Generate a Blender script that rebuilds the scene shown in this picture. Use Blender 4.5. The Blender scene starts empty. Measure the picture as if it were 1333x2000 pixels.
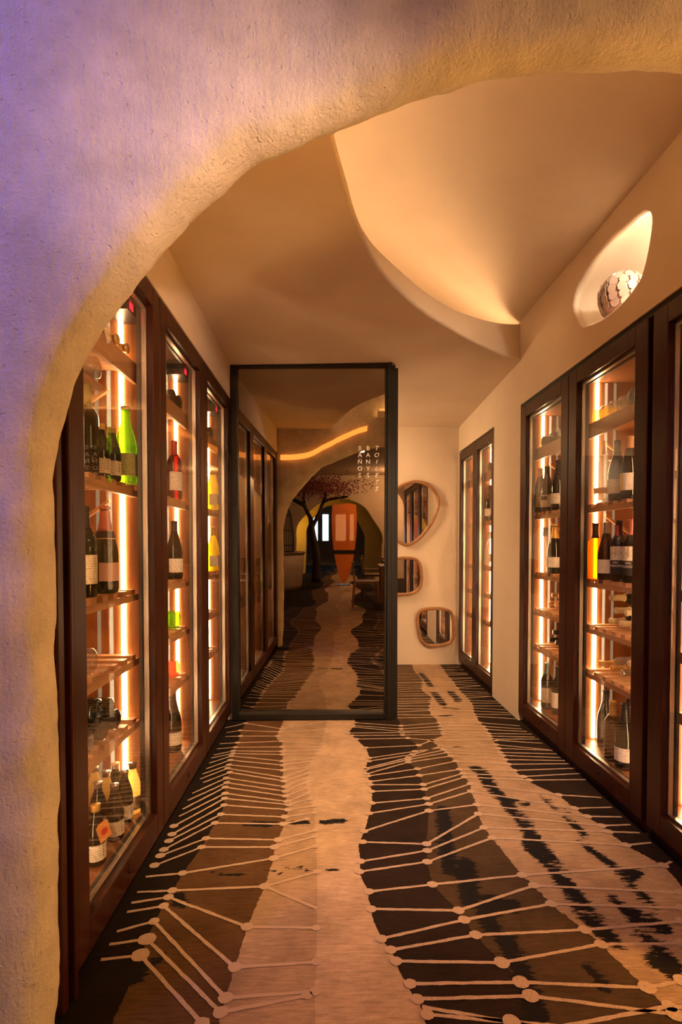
import bpy, bmesh, math, random
from mathutils import Vector, Matrix, noise
SC = bpy.context.scene
COL = SC.collection
PI = math.pi
# ---------------------------------------------------------------- camera
cam_data = bpy.data.cameras.new('camera'); cam = bpy.data.objects.new('camera', cam_data); COL.objects.link(cam)
cam_data.sensor_fit = 'VERTICAL'; cam_data.sensor_height = 36.0; cam_data.sensor_width = 24.0
cam_data.lens = 1050.0 / 2000.0 * 36.0
cam_data.shift_y = 0.0468; cam_data.clip_start = 0.02
cam.location = (0, 0, 1.2); cam.rotation_euler = (math.radians(88.5), 0, math.radians(-1.17))
SC.camera = cam
SC.view_settings.view_transform = 'Standard'; SC.view_settings.look = 'None'
SC.view_settings.gamma = 1.0; SC.view_settings.use_curve_mapping = False
SC.view_settings.exposure = 0.26
SC.cycles.transparent_max_bounces = 32; SC.cycles.use_denoising = True
SC.cycles.sample_clamp_indirect = 10.0
# ---------------------------------------------------------------- world and lamps
w = bpy.data.worlds.new('world'); SC.world = w; w.use_nodes = True
w.node_tree.nodes['Background'].inputs[0].default_value = (1.0, 0.7, 0.45, 1); w.node_tree.nodes['Background'].inputs[1].default_value = 0.1
WARM = (1.0, 0.62, 0.31)
def lamp(name, kind, loc, power, color, size=0.2, target=None, size_y=None, spot=None):
    d = bpy.data.lights.new(name, kind); d.energy = power; d.color = color
    if kind == 'AREA':
        d.size = size
        if size_y: d.shape = 'RECTANGLE'; d.size_y = size_y
    elif kind in ('POINT', 'SPOT'): d.shadow_soft_size = size
    if spot: d.spot_size = math.radians(spot); d.spot_blend = 1.0
    o = bpy.data.objects.new(name, d); COL.objects.link(o); o.location = loc
    if target is not None:
        o.rotation_euler = (Vector(target) - Vector(loc)).to_track_quat('-Z', 'Y').to_euler()
    return o
LED_STRENGTH = 52.0; COVE_STRENGTH = 28.0; AMBER_STRENGTH = 3.4; VAULT_STRENGTH = 55.0; JAMB_STRENGTH = 230.0
lamp('violet_spot', 'SPOT', (-1.45, 0.15, 2.55), 80, (0.19, 0.19, 1.0), 0.15, (-1.0, 1.13, 1.95), spot=95)
lamp('dining_wall_spot', 'SPOT', (1.3, -1.2, 1.7), 290, (1.0, 0.62, 0.42), 0.08, (-0.13, 1.13, 1.99), spot=18)
lamp('dining_side_lamp', 'AREA', (3.3, -0.4, 2.4), 14, (1.0, 0.62, 0.36), 0.9, (-0.2, 1.2, 2.3))
lamp('vault_downlight', 'SPOT', (0.62, 1.72, 2.68), 330, (1.0, 0.63, 0.35), 0.05, (0.08, 3.3, 0.0), spot=79)
lamp('washroom_lobby_lamp', 'AREA', (-0.42, 4.75, 2.0), 22, WARM, 0.35, (1.0, 5.2, 1.0))
lamp('niche_lamp', 'POINT', (1.40, 2.205, 2.585), 10.0, (1.0, 0.82, 0.6), 0.02)
lamp('dining_far_lamp', 'AREA', (0.3, -4.2, 3.08), 40, (1.0, 0.58, 0.32), 0.3, (0.3, -4.2, 0))
lamp('yellow_arch_lamp', 'POINT', (-1.85, -9.7, 1.6), 70, (1.0, 0.62, 0.05), 0.05)

# ---------------------------------------------------------------- materials
def mat(name, color=(0.5,0.5,0.5), rough=0.5, metal=0.0, spec=0.5, coat=0.0):
    m = bpy.data.materials.new(name); m.use_nodes = True
    b = m.node_tree.nodes['Principled BSDF']
    b.inputs['Base Color'].default_value = (*color, 1); b.inputs['Roughness'].default_value = rough
    b.inputs['Metallic'].default_value = metal; b.inputs['Specular IOR Level'].default_value = spec
    b.inputs['Coat Weight'].default_value = coat
    return m
def N(m, t, **kw):
    n = m.node_tree.nodes.new(t)
    for k, v in kw.items():
        if k in n.inputs: n.inputs[k].default_value = v
        else: setattr(n, k, v)
    return n
def L(m, a, b): m.node_tree.links.new(a, b)
def bsdf(m): return m.node_tree.nodes['Principled BSDF']
def coords(m, scale=(1,1,1), kind='Object'):
    tc = N(m, 'ShaderNodeTexCoord'); mp = N(m, 'ShaderNodeMapping'); mp.inputs['Scale'].default_value = scale
    L(m, tc.outputs[kind], mp.inputs[0]); return mp.outputs[0]
def ramp(m, fac, stops, interp='LINEAR'):
    r = N(m, 'ShaderNodeValToRGB'); cr = r.color_ramp; cr.interpolation = interp
    while len(cr.elements) < len(stops): cr.elements.new(0.5)
    for e, (p, c) in zip(cr.elements, stops): e.position = p; e.color = (*c, 1) if len(c) == 3 else c
    L(m, fac, r.inputs[0]); return r.outputs[0]
def plaster(name, c, var, scale, bump, dist, fine=60, coarse=1.0):
    m = mat(name, c, 0.85, spec=0.2)
    co = coords(m)
    n1 = N(m, 'ShaderNodeTexNoise', Scale=scale, Detail=8.0, Roughness=0.6); L(m, co, n1.inputs['Vector'])
    d = tuple(x * (1 - var) for x in c); u = tuple(min(1, x * (1 + var * 0.5)) for x in c)
    L(m, ramp(m, n1.outputs['Fac'], [(0.3, d), (0.7, u)]), bsdf(m).inputs['Base Color'])
    n2 = N(m, 'ShaderNodeTexNoise', Scale=fine, Detail=6.0, Roughness=0.65); L(m, co, n2.inputs['Vector'])
    mx = N(m, 'ShaderNodeMath', operation='ADD'); mul = N(m, 'ShaderNodeMath', operation='MULTIPLY'); mul.inputs[1].default_value = coarse; L(m, n1.outputs['Fac'], mul.inputs[0]); L(m, mul.outputs[0], mx.inputs[0]); L(m, n2.outputs['Fac'], mx.inputs[1])
    hgt = mx.outputs[0]
    if coarse < 1.0:      # hand-trowelled wall: upright brush drags and small pits
        n3 = N(m, 'ShaderNodeTexNoise', Scale=1.0, Detail=5.0, Roughness=0.6); L(m, coords(m, (70, 70, 14)), n3.inputs['Vector'])
        n4 = N(m, 'ShaderNodeTexNoise', Scale=75.0, Detail=1.0); L(m, co, n4.inputs['Vector'])
        pit = N(m, 'ShaderNodeMapRange'); pit.inputs['From Min'].default_value = 0.68; pit.inputs['From Max'].default_value = 0.76; L(m, n4.outputs['Fac'], pit.inputs['Value'])
        a1 = N(m, 'ShaderNodeMath', operation='MULTIPLY_ADD'); a1.inputs[1].default_value = 0.9; L(m, n3.outputs['Fac'], a1.inputs[0]); L(m, hgt, a1.inputs[2])
        a2 = N(m, 'ShaderNodeMath', operation='MULTIPLY_ADD'); a2.inputs[1].default_value = -0.35; L(m, pit.outputs[0], a2.inputs[0]); L(m, a1.outputs[0], a2.inputs[2]); hgt = a2.outputs[0]
    bp = N(m, 'ShaderNodeBump', Strength=bump, Distance=dist); L(m, hgt, bp.inputs['Height']); L(m, bp.outputs[0], bsdf(m).inputs['Normal'])
    return m
def wood(name, c0, c1, rough, scale=(8, 8, 0.8), coat=0.0, spec=0.5):
    m = mat(name, c0, rough, coat=coat, spec=spec)
    co = coords(m, scale)
    n1 = N(m, 'ShaderNodeTexNoise', Scale=3.0, Detail=8.0, Roughness=0.6, Distortion=0.6); L(m, co, n1.inputs['Vector'])
    n2 = N(m, 'ShaderNodeTexNoise', Scale=22.0, Detail=3.0); L(m, co, n2.inputs['Vector'])
    mx = N(m, 'ShaderNodeMath', operation='MULTIPLY_ADD'); mx.inputs[1].default_value = 0.35; L(m, n2.outputs['Fac'], mx.inputs[0]); L(m, n1.outputs['Fac'], mx.inputs[2])
    L(m, ramp(m, mx.outputs[0], [(0.45, c0), (0.9, c1)]), bsdf(m).inputs['Base Color'])
    return m
def emit(name, color, strength):
    m = bpy.data.materials.new(name); m.use_nodes = True; nt = m.node_tree; nt.nodes.clear()
    e = nt.nodes.new('ShaderNodeEmission'); o = nt.nodes.new('ShaderNodeOutputMaterial')
    e.inputs[0].default_value = (*color, 1); e.inputs[1].default_value = strength; nt.links.new(e.outputs[0], o.inputs[0]); return m
def thin_glass(name, tint, ior=1.45, rough=0.0, extra=0.0, body=None, body_fac=0.0):
    m = bpy.data.materials.new(name); m.use_nodes = True; nt = m.node_tree; nt.nodes.clear()
    t = nt.nodes.new('ShaderNodeBsdfTransparent'); t.inputs[0].default_value = (*tint, 1)
    g = nt.nodes.new('ShaderNodeBsdfGlossy'); g.inputs['Roughness'].default_value = rough; g.inputs[0].default_value = (1, 1, 1, 1)
    f = nt.nodes.new('ShaderNodeFresnel')      # same share of reflection from either side of the glass
    ge = nt.nodes.new('ShaderNodeNewGeometry'); mr = nt.nodes.new('ShaderNodeMapRange')
    mr.inputs['To Min'].default_value = ior; mr.inputs['To Max'].default_value = 1.0 / ior
    nt.links.new(ge.outputs['Backfacing'], mr.inputs['Value']); nt.links.new(mr.outputs[0], f.inputs[0])
    x = nt.nodes.new('ShaderNodeMixShader'); o = nt.nodes.new('ShaderNodeOutputMaterial')
    base = t.outputs[0]
    if body:
        d = nt.nodes.new('ShaderNodeBsdfTranslucent'); d.inputs[0].default_value = (*body, 1)
        y = nt.nodes.new('ShaderNodeMixShader'); y.inputs[0].default_value = body_fac
        nt.links.new(t.outputs[0], y.inputs[1]); nt.links.new(d.outputs[0], y.inputs[2]); base = y.outputs[0]
    nt.links.new(f.outputs[0], x.inputs[0]); nt.links.new(base, x.inputs[1]); nt.links.new(g.outputs[0], x.inputs[2]); nt.links.new(x.outputs[0], o.inputs[0])
    return m
M = {}
M['plaster'] = plaster('smooth_plaster', (0.74, 0.62, 0.49), 0.07, 2.2, 0.25, 0.004, 45)
M['rough'] = plaster('rough_plaster', (0.76, 0.66, 0.54), 0.22, 9.0, 0.9, 0.008, 120, 0.7)
M['frame'] = wood('mahogany_frame', (0.020, 0.0042, 0.0018), (0.062, 0.013, 0.0045), 0.3, spec=0.3)
M['frame_dark'] = wood('dark_mahogany', (0.02, 0.007, 0.004), (0.05, 0.015, 0.008), 0.35)
M['veneer'] = wood('warm_veneer', (0.26, 0.095, 0.028), (0.40, 0.165, 0.055), 0.38)
M['slat'] = wood('pale_slat_wood', (0.40, 0.19, 0.075), (0.62, 0.35, 0.16), 0.5, (6, 1, 6))
M['mirror_wood'] = wood('oak_mirror_frame', (0.25, 0.11, 0.04), (0.42, 0.21, 0.08), 0.45, (4, 4, 4))
M['groove'] = mat('groove_black', (0.004, 0.003, 0.003), 0.6)
M['bronze'] = mat('dark_bronze_metal', (0.012, 0.0095, 0.0065), 0.45, 0.0, spec=0.35)
M['alu'] = mat('spacer_metal', (0.55, 0.5, 0.44), 0.32, 1.0)
M['black'] = mat('black_plastic', (0.012, 0.012, 0.012), 0.35)
M['red_led'] = emit('red_digits', (1.0, 0.02, 0.04), 2.5)
M['led'] = emit('warm_led', (1.0, 0.61, 0.31), LED_STRENGTH)
M['reflection_soft'] = emit('soft_strip_reflection', (1.0, 0.66, 0.38), 0.85); M['reflection_faint'] = emit('faint_strip_reflection', (1.0, 0.62, 0.34), 0.33)  # glowing stand-ins for the strips' double-glazing reflections
M['jamb_fill'] = emit('jamb_fill', (1.0, 0.46, 0.09), JAMB_STRENGTH)
M['cove_led'] = emit('cove_led', (1.0, 0.60, 0.29), COVE_STRENGTH)
M['vault_led'] = emit('vault_led', (1.0, 0.58, 0.2), VAULT_STRENGTH)
M['amber_led'] = emit('amber_led', (1.0, 0.30, 0.05), AMBER_STRENGTH)
M['pane'] = thin_glass('door_glass', (0.96, 0.95, 0.93), 1.36)
M['pane_edge'] = thin_glass('door_glass_edge', (0.98, 0.98, 0.97), 1.001)
M['smoked'] = mat('smoked_mirror', (0.40, 0.35, 0.29), 0.012, 1.0)
M['silver'] = mat('silver_mirror', (0.9, 0.87, 0.84), 0.01, 1.0)
M['letter'] = mat('white_vinyl', (0.95, 0.93, 0.9), 0.6)
bsdf(M['letter']).inputs['Emission Color'].default_value = (1, 0.93, 0.82, 1); bsdf(M['letter']).inputs['Emission Strength'].default_value = 0.0
# bottle glass
M['darkglass'] = mat('near_black_glass', (0.006, 0.008, 0.004), 0.06, spec=0.7)
M['olive'] = thin_glass('olive_glass', (0.22, 0.2, 0.035), 1.5, body=(0.2, 0.18, 0.03), body_fac=0.25)
M['olivebrown'] = thin_glass('olive_brown_glass', (0.35, 0.22, 0.06), 1.5, body=(0.3, 0.18, 0.05), body_fac=0.2)
M['brownglass'] = mat('brown_glass', (0.03, 0.012, 0.004), 0.08, spec=0.7)
M['champ'] = thin_glass('champagne_green_glass', (0.09, 0.11, 0.012), 1.5, body=(0.1, 0.12, 0.01), body_fac=0.15)
M['green'] = thin_glass('bright_green_glass', (0.40, 0.70, 0.06), 1.5, body=(0.30, 0.62, 0.04), body_fac=0.2)
M['yellow'] = thin_glass('yellow_wine_glass', (0.72, 0.62, 0.04), 1.5, body=(0.8, 0.66, 0.04), body_fac=0.45)
M['yellowclear'] = thin_glass('pale_yellow_glass', (0.85, 0.72, 0.25), 1.5, body=(0.9, 0.7, 0.15), body_fac=0.25)
M['lemon'] = thin_glass('cloudy_lemon_glass', (0.9, 0.8, 0.4), 1.5, body=(1.0, 0.85, 0.42), body_fac=0.75)
M['clear'] = thin_glass('clear_glass', (0.84, 0.82, 0.77), 1.6, body=(0.8, 0.75, 0.68), body_fac=0.10)
M['amber'] = thin_glass('amber_glass', (0.9, 0.42, 0.03), 1.5, body=(1.0, 0.42, 0.03), body_fac=0.5)
M['redglass'] = thin_glass('red_wine_glass', (0.2, 0.012, 0.012), 1.5, body=(0.12, 0.008, 0.01), body_fac=0.25)
M['roseglass'] = thin_glass('rose_glass', (0.9, 0.35, 0.2), 1.5, body=(0.9, 0.35, 0.2), body_fac=0.35)
for k, c, r, me in [('gold', (0.8, 0.5, 0.12), 0.3, 0.35), ('tan', (0.55, 0.3, 0.13), 0.5, 0), ('brown', (0.16, 0.06, 0.03), 0.4, 0), ('olivecap', (0.25, 0.2, 0.05), 0.5, 0),
                    ('black_cap', (0.01, 0.01, 0.012), 0.35, 0), ('silver_cap', (0.62, 0.6, 0.57), 0.32, 0.9), ('rosefoil', (0.72, 0.25, 0.17), 0.35, 0.6), ('red', (0.4, 0.02, 0.02), 0.4, 0),
                    ('teal', (0.05, 0.28, 0.28), 0.45, 0), ('copper', (0.6, 0.2, 0.06), 0.3, 0.7), ('corktan', (0.7, 0.45, 0.2), 0.6, 0), ('cream_cap', (0.78, 0.66, 0.34), 0.5, 0),
                    ('white_paper', (0.82, 0.76, 0.68), 0.7, 0), ('pink_paper', (0.8, 0.5, 0.45), 0.7, 0), ('cream_paper', (0.75, 0.66, 0.48), 0.7, 0), ('green_paper', (0.5, 0.55, 0.25), 0.7, 0),
                    ('orange_paper', (0.85, 0.36, 0.1), 0.6, 0), ('yellow_paper', (0.85, 0.62, 0.05), 0.6, 0), ('ink', (0.02, 0.018, 0.015), 0.7, 0), ('red_ink', (0.55, 0.03, 0.03), 0.6, 0), ('pale_ink', (0.75, 0.68, 0.6), 0.7, 0)]:
    M[k] = mat('finish_' + k, c, r, me)
def printed(name, c):      # paper with rows of small faint print
    m = mat(name, c, 0.7); co = coords(m, (260, 260, 90))
    n = N(m, 'ShaderNodeTexNoise', Scale=1.0, Detail=1.0); L(m, co, n.inputs['Vector'])
    co2 = coords(m, (0, 0, 1)); wv = N(m, 'ShaderNodeTexWave', Scale=38.0, wave_type='BANDS', bands_direction='Z'); L(m, co2, wv.inputs['Vector'])
    mu = N(m, 'ShaderNodeMath', operation='MULTIPLY'); L(m, n.outputs['Fac'], mu.inputs[0]); L(m, wv.outputs['Fac'], mu.inputs[1])
    L(m, ramp(m, mu.outputs[0], [(0.47, c), (0.53, tuple(x * 0.35 for x in c))]), bsdf(m).inputs['Base Color']); return m
M['white'] = printed('printed_white_label', (0.82, 0.76, 0.68)); M['cream'] = printed('printed_cream_label', (0.72, 0.62, 0.45))
M['greenish'] = printed('printed_green_label', (0.52, 0.56, 0.28)); M['pink'] = M['pink_paper']; M['print'] = M['white']

# ---------------------------------------------------------------- mesh helpers
class MB:
    def __init__(s): s.v = []; s.f = []; s.m = []; s.sm = []
    def add(s, verts, faces, mi=0, smooth=False):
        o = len(s.v); s.v += [tuple(v) for v in verts]
        for f in faces: s.f.append(tuple(i + o for i in f)); s.m.append(mi); s.sm.append(smooth)
        return s
    def box(s, a, b, mi=0):
        x0, x1 = sorted((a[0], b[0])); y0, y1 = sorted((a[1], b[1])); z0, z1 = sorted((a[2], b[2]))
        v = [(x0,y0,z0),(x1,y0,z0),(x1,y1,z0),(x0,y1,z0),(x0,y0,z1),(x1,y0,z1),(x1,y1,z1),(x0,y1,z1)]
        return s.add(v, [(0,3,2,1),(4,5,6,7),(0,1,5,4),(1,2,6,5),(2,3,7,6),(3,0,4,7)], mi)
    def tube(s, pts, r, n=8, mi=0, closed=False, sm=True):
        pts = [Vector(p) for p in pts]; k = len(pts); rs = r if isinstance(r, (list, tuple)) else [r] * k; V = []
        up = None
        for i, p in enumerate(pts):
            a = pts[(i - 1) % k] if (closed or i > 0) else p; b = pts[(i + 1) % k] if (closed or i < k - 1) else p
            t = (b - a).normalized()
            if up is None: up = t.orthogonal().normalized()
            up = (up - t * up.dot(t)).normalized(); sd = t.cross(up)
            for j in range(n):
                an = 2 * PI * j / n; V.append(p + (up * math.cos(an) + sd * math.sin(an)) * rs[i])
        F = []
        for i in range(k if closed else k - 1):
            for j in range(n):
                F.append((i * n + j, i * n + (j + 1) % n, ((i + 1) % k) * n + (j + 1) % n, ((i + 1) % k) * n + j))
        if not closed: F += [tuple(range(n))[::-1], tuple((k - 1) * n + j for j in range(n))]
        return s.add(V, F, mi, sm)
    def lathe(s, prof, n=20, mi=0, a0=0.0, a1=2 * PI, sm=True):
        full = abs(a1 - a0 - 2 * PI) < 1e-6; c = n if full else n + 1; V = []
        for r, z in prof:
            for j in range(c):
                an = a0 + (a1 - a0) * j / n; V.append((r * math.cos(an), r * math.sin(an), z))
        F = [(i * c + j, i * c + (j + 1) % c, (i + 1) * c + (j + 1) % c, (i + 1) * c + j) for i in range(len(prof) - 1) for j in range(n)]
        if full:
            if prof[0][0] > 1e-5: F.append(tuple(range(c))[::-1])
            if prof[-1][0] > 1e-5: F.append(tuple((len(prof) - 1) * c + j for j in range(c)))
        return s.add(V, F, mi, sm)
    def grid(s, rows, mi=0, sm=True):
        c = len(rows[0]); V = [p for r in rows for p in r]
        return s.add(V, [(i*c+j, i*c+j+1, (i+1)*c+j+1, (i+1)*c+j) for i in range(len(rows)-1) for j in range(c-1)], mi, sm)
    def prism(s, poly, z0, z1, mi=0):
        n = len(poly); V = [(x, y, z0) for x, y in poly] + [(x, y, z1) for x, y in poly]
        return s.add(V, [tuple(range(n))[::-1], tuple(range(n, 2 * n))] + [(i, (i + 1) % n, n + (i + 1) % n, n + i) for i in range(n)], mi)
    def mesh(s, name, mats, fix=True, weld=False):
        me = bpy.data.meshes.new(name); me.from_pydata(s.v, [], s.f)
        for m in (mats if isinstance(mats, (list, tuple)) else [mats]): me.materials.append(m)
        me.polygons.foreach_set('material_index', s.m); me.polygons.foreach_set('use_smooth', s.sm)
        if fix or weld:
            bm = bmesh.new(); bm.from_mesh(me)
            if weld: bmesh.ops.remove_doubles(bm, verts=bm.verts, dist=1e-5)
            if fix: bmesh.ops.recalc_face_normals(bm, faces=bm.faces)
            bm.to_mesh(me); bm.free()
        return me
def obj(name, me, parent=None, mats=None):
    if isinstance(me, MB): me = me.mesh(name, mats)
    o = bpy.data.objects.new(name, me); COL.objects.link(o)
    if parent: o.parent = parent
    return o
def thing(name, label, cat, loc=(0,0,0), rot=(0,0,0), group=None):
    o = bpy.data.objects.new(name, None); COL.objects.link(o); o.location = loc; o.rotation_euler = rot
    o.empty_display_size = 0.1; o['label'] = label; o['category'] = cat
    if group: o['group'] = group
    return o
def tag(o, label, cat, group=None):
    o['label'] = label; o['category'] = cat
    if group: o['group'] = group
    return o
def struct(name, mb, mats, parent=None, label=None):
    o = obj(name, mb, parent, mats); o['kind'] = 'structure'
    if label: o['label'] = label
    return o
def bevel(o, wdt, seg=2, ang=40):
    b = o.modifiers.new('bevel', 'BEVEL'); b.width = wdt; b.segments = seg; b.limit_method = 'ANGLE'; b.angle_limit = math.radians(ang); return o
def text_mesh(name, body, size, mats, depth=0.0004, shear=0.0, align='CENTER', spacing=1.0):
    cu = bpy.data.curves.new(name, 'FONT'); cu.body = body; cu.size = size; cu.extrude = depth; cu.shear = shear
    cu.align_x = align; cu.align_y = 'CENTER'; cu.space_line = spacing; cu.resolution_u = 3; cu.offset = size * 0.006
    o = bpy.data.objects.new(name, cu); COL.objects.link(o); bpy.context.view_layer.update()
    me = bpy.data.meshes.new_from_object(o.evaluated_get(bpy.context.evaluated_depsgraph_get()))
    bpy.data.objects.remove(o); bpy.data.curves.remove(cu); me.materials.clear(); me.materials.append(mats); return me
def smooth_path(pts, per=6, closed=False):
    pts = [Vector(p) for p in pts]; n = len(pts); out = []
    for i in range(n if closed else n - 1):
        g = (lambda k: pts[k % n]) if closed else (lambda k: pts[max(0, min(n - 1, k))])
        p0, p1, p2, p3 = g(i - 1), g(i), g(i + 1), g(i + 2)
        for k in range(per):
            t = k / per
            out.append(0.5 * ((2 * p1) + (p2 - p0) * t + (2 * p0 - 5 * p1 + 4 * p2 - p3) * t * t + (3 * p1 - p0 - 3 * p2 + p3) * t ** 3))
    if not closed: out.append(pts[-1])
    return out
random.seed(7)
XL, XR, DOOR_Y, BACK_Y, ZC, ZU = -0.675, 1.294, 3.674, 5.39, 2.455, 2.72
# ---------------------------------------------------------------- measured plans, metres
Z2, Z3, Z4, Z5, Z6 = 1.435, 1.03, .775, .525, .15
R2, R3, R4, R5, R6 = 1.42, 1.025, .78, .54, .14
BANDS = [[[-0.571,3.615],[-0.578,3.445],[-0.565,3.37],[-0.565,3.256],[-0.564,3.181],[-0.566,3.125],[-0.564,3.049],[-0.559,2.99],[-0.553,2.926],[-0.55,2.879],[-0.534,2.826],[-0.537,2.757],[-0.524,2.703],[-0.522,2.651],[-0.509,2.585],[-0.501,2.532],[-0.491,2.466],[-0.488,2.381],[-0.499,2.306],[-0.509,2.184],[-0.512,2.12],[-0.541,1.95],[-0.549,1.851],[-0.553,1.816],[-0.555,1.771],[-0.563,1.698],[-0.559,1.62],[-0.553,1.556],[-0.549,1.443],[-0.549,1.33]],[[-0.322,3.599],[-0.334,3.44],[-0.331,3.312],[-0.295,3.267],[-0.286,3.192],[-0.278,3.111],[-0.264,2.984],[-0.253,2.873],[-0.245,2.776],[-0.227,2.68],[-0.217,2.589],[-0.207,2.521],[-0.187,2.445],[-0.194,2.357],[-0.197,2.291],[-0.212,2.174],[-0.221,2.118],[-0.217,2.037],[-0.231,1.867],[-0.262,1.667],[-0.272,1.505],[-0.278,1.401],[-0.281,1.354],[-0.28,1.325]],[[-0.018,3.646],[-0.053,3.22],[-0.109,2.959],[-0.129,2.713],[-0.099,2.539],[-0.07,2.381],[-0.06,2.182],[-0.048,1.949],[-0.043,1.748],[-0.04,1.513],[-0.041,1.417],[-0.038,1.32]],[[0.17,3.631],[0.148,3.523],[0.116,3.416],[0.164,3.297],[0.212,3.157],[0.224,3.018],[0.19,2.871],[0.2,2.7],[0.204,2.586],[0.195,2.472],[0.176,2.376],[0.144,2.23],[0.125,2.163],[0.112,2.126],[0.116,2.01],[0.106,1.943],[0.121,1.88],[0.133,1.843],[0.129,1.815],[0.133,1.773],[0.135,1.725],[0.143,1.665],[0.156,1.616],[0.162,1.595],[0.18,1.557],[0.19,1.52],[0.199,1.462],[0.222,1.437],[0.213,1.415],[0.231,1.386],[0.228,1.371],[0.249,1.343],[0.239,1.32]],[[0.473,3.542],[0.461,3.414],[0.484,3.313],[0.532,3.187],[0.47,3.053],[0.442,3.002],[0.432,2.944],[0.47,2.851],[0.468,2.764],[0.467,2.66],[0.463,2.609],[0.456,2.512],[0.457,2.454],[0.446,2.394],[0.413,2.237],[0.386,2.124],[0.383,2.08],[0.368,2.002],[0.362,1.866],[0.422,1.729],[0.43,1.685],[0.449,1.617],[0.494,1.506],[0.524,1.436],[0.534,1.391],[0.545,1.308]],[[0.832,5.388],[0.81,5.1],[0.831,4.784],[0.764,4.417],[0.806,4.213],[0.741,3.97],[0.718,3.787],[0.737,3.701],[0.732,3.588],[0.734,3.447],[0.709,3.353],[0.622,3.279],[0.656,3.148],[0.687,3.016],[0.699,2.943],[0.694,2.84],[0.698,2.744],[0.709,2.666],[0.687,2.582],[0.681,2.45],[0.663,2.362],[0.655,2.244],[0.666,2.164],[0.699,1.913],[0.72,1.853],[0.741,1.755],[0.795,1.632],[0.816,1.571],[0.859,1.407],[0.884,1.327]],[[1.107,5.336],[1.088,5.011],[1.087,4.76],[1.075,4.372],[1.083,4.178],[1.077,4.021],[1.037,3.828],[1.027,3.712],[1.016,3.598],[1.025,3.48],[1.011,3.334],[0.997,3.117],[0.98,2.902],[0.998,2.726],[1.036,2.636],[1.101,2.536],[1.119,2.404],[1.14,2.329],[1.164,2.25],[1.169,2.201],[1.187,2.1],[1.252,1.961],[1.243,1.842],[1.251,1.685],[1.278,1.551]]]
LEFT_RUNGS = [[[-0.692,3.525],[-0.571,3.615],[-0.313,3.498],[-0.018,3.646]],[[-0.665,3.437],[-0.583,3.474],[-0.321,3.44],[-0.031,3.482]],[[-0.66,3.363],[-0.565,3.37],[-0.33,3.365],[-0.043,3.341]],[[-0.668,3.241],[-0.565,3.256],[-0.296,3.276],[-0.053,3.22]],[[-0.669,3.159],[-0.564,3.181],[-0.285,3.183],[-0.062,3.171]],[[-0.667,3.066],[-0.566,3.125],[-0.278,3.111],[-0.076,3.123]],[[-0.672,3.021],[-0.562,3.086],[-0.271,3.065],[-0.08,3.061]],[[-0.667,2.95],[-0.564,3.049],[-0.263,2.97],[-0.096,3.009]],[[-0.667,2.875],[-0.559,2.99],[-0.256,2.914],[-0.112,2.959]],[[-0.671,2.81],[-0.553,2.926],[-0.25,2.846],[-0.117,2.884]],[[-0.669,2.748],[-0.553,2.879],[-0.239,2.757],[-0.119,2.864]],[[-0.644,2.706],[-0.532,2.826],[-0.233,2.715],[-0.122,2.799]],[[-0.668,2.588],[-0.537,2.757],[-0.225,2.651],[-0.127,2.737]],[[-0.671,2.515],[-0.524,2.703],[-0.218,2.6],[-0.128,2.689]],[[-0.672,2.431],[-0.522,2.651],[-0.214,2.552],[-0.115,2.632]],[[-0.67,2.366],[-0.509,2.585],[-0.2,2.495],[-0.105,2.576]],[[-0.669,2.284],[-0.501,2.532],[-0.191,2.465],[-0.095,2.518]],[[-0.658,2.218],[-0.491,2.466],[-0.191,2.417],[-0.079,2.448]],[[-0.656,2.168],[-0.488,2.381],[-0.2,2.352],[-0.072,2.386]],[[-0.657,2.105],[-0.499,2.306],[-0.202,2.291],[-0.102,2.332]],[[-0.658,2.063],[-0.509,2.184],[-0.212,2.166],[-0.061,2.238]],[[-0.659,2.0],[-0.512,2.12],[-0.221,2.114],[-0.064,2.19]],[[-0.669,1.931],[-0.541,1.95],[-0.217,2.037],[-0.058,2.118]],[[-0.669,1.845],[-0.549,1.851],[-0.231,1.867],[-0.048,1.949]],[[-0.668,1.789],[-0.553,1.816],[-0.262,1.667],[-0.044,1.658]],[[-0.666,1.744],[-0.555,1.771],[-0.272,1.505],[-0.041,1.519]],[[-0.664,1.655],[-0.563,1.698],[-0.278,1.401],[-0.041,1.417]],[[-0.665,1.601],[-0.559,1.62],[-0.282,1.357],[-0.062,1.405]],[[-0.665,1.541],[-0.556,1.556],[-0.322,1.325],[-0.22,1.217]],[[-0.231,1.867],[-0.043,1.748]]]
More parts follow.
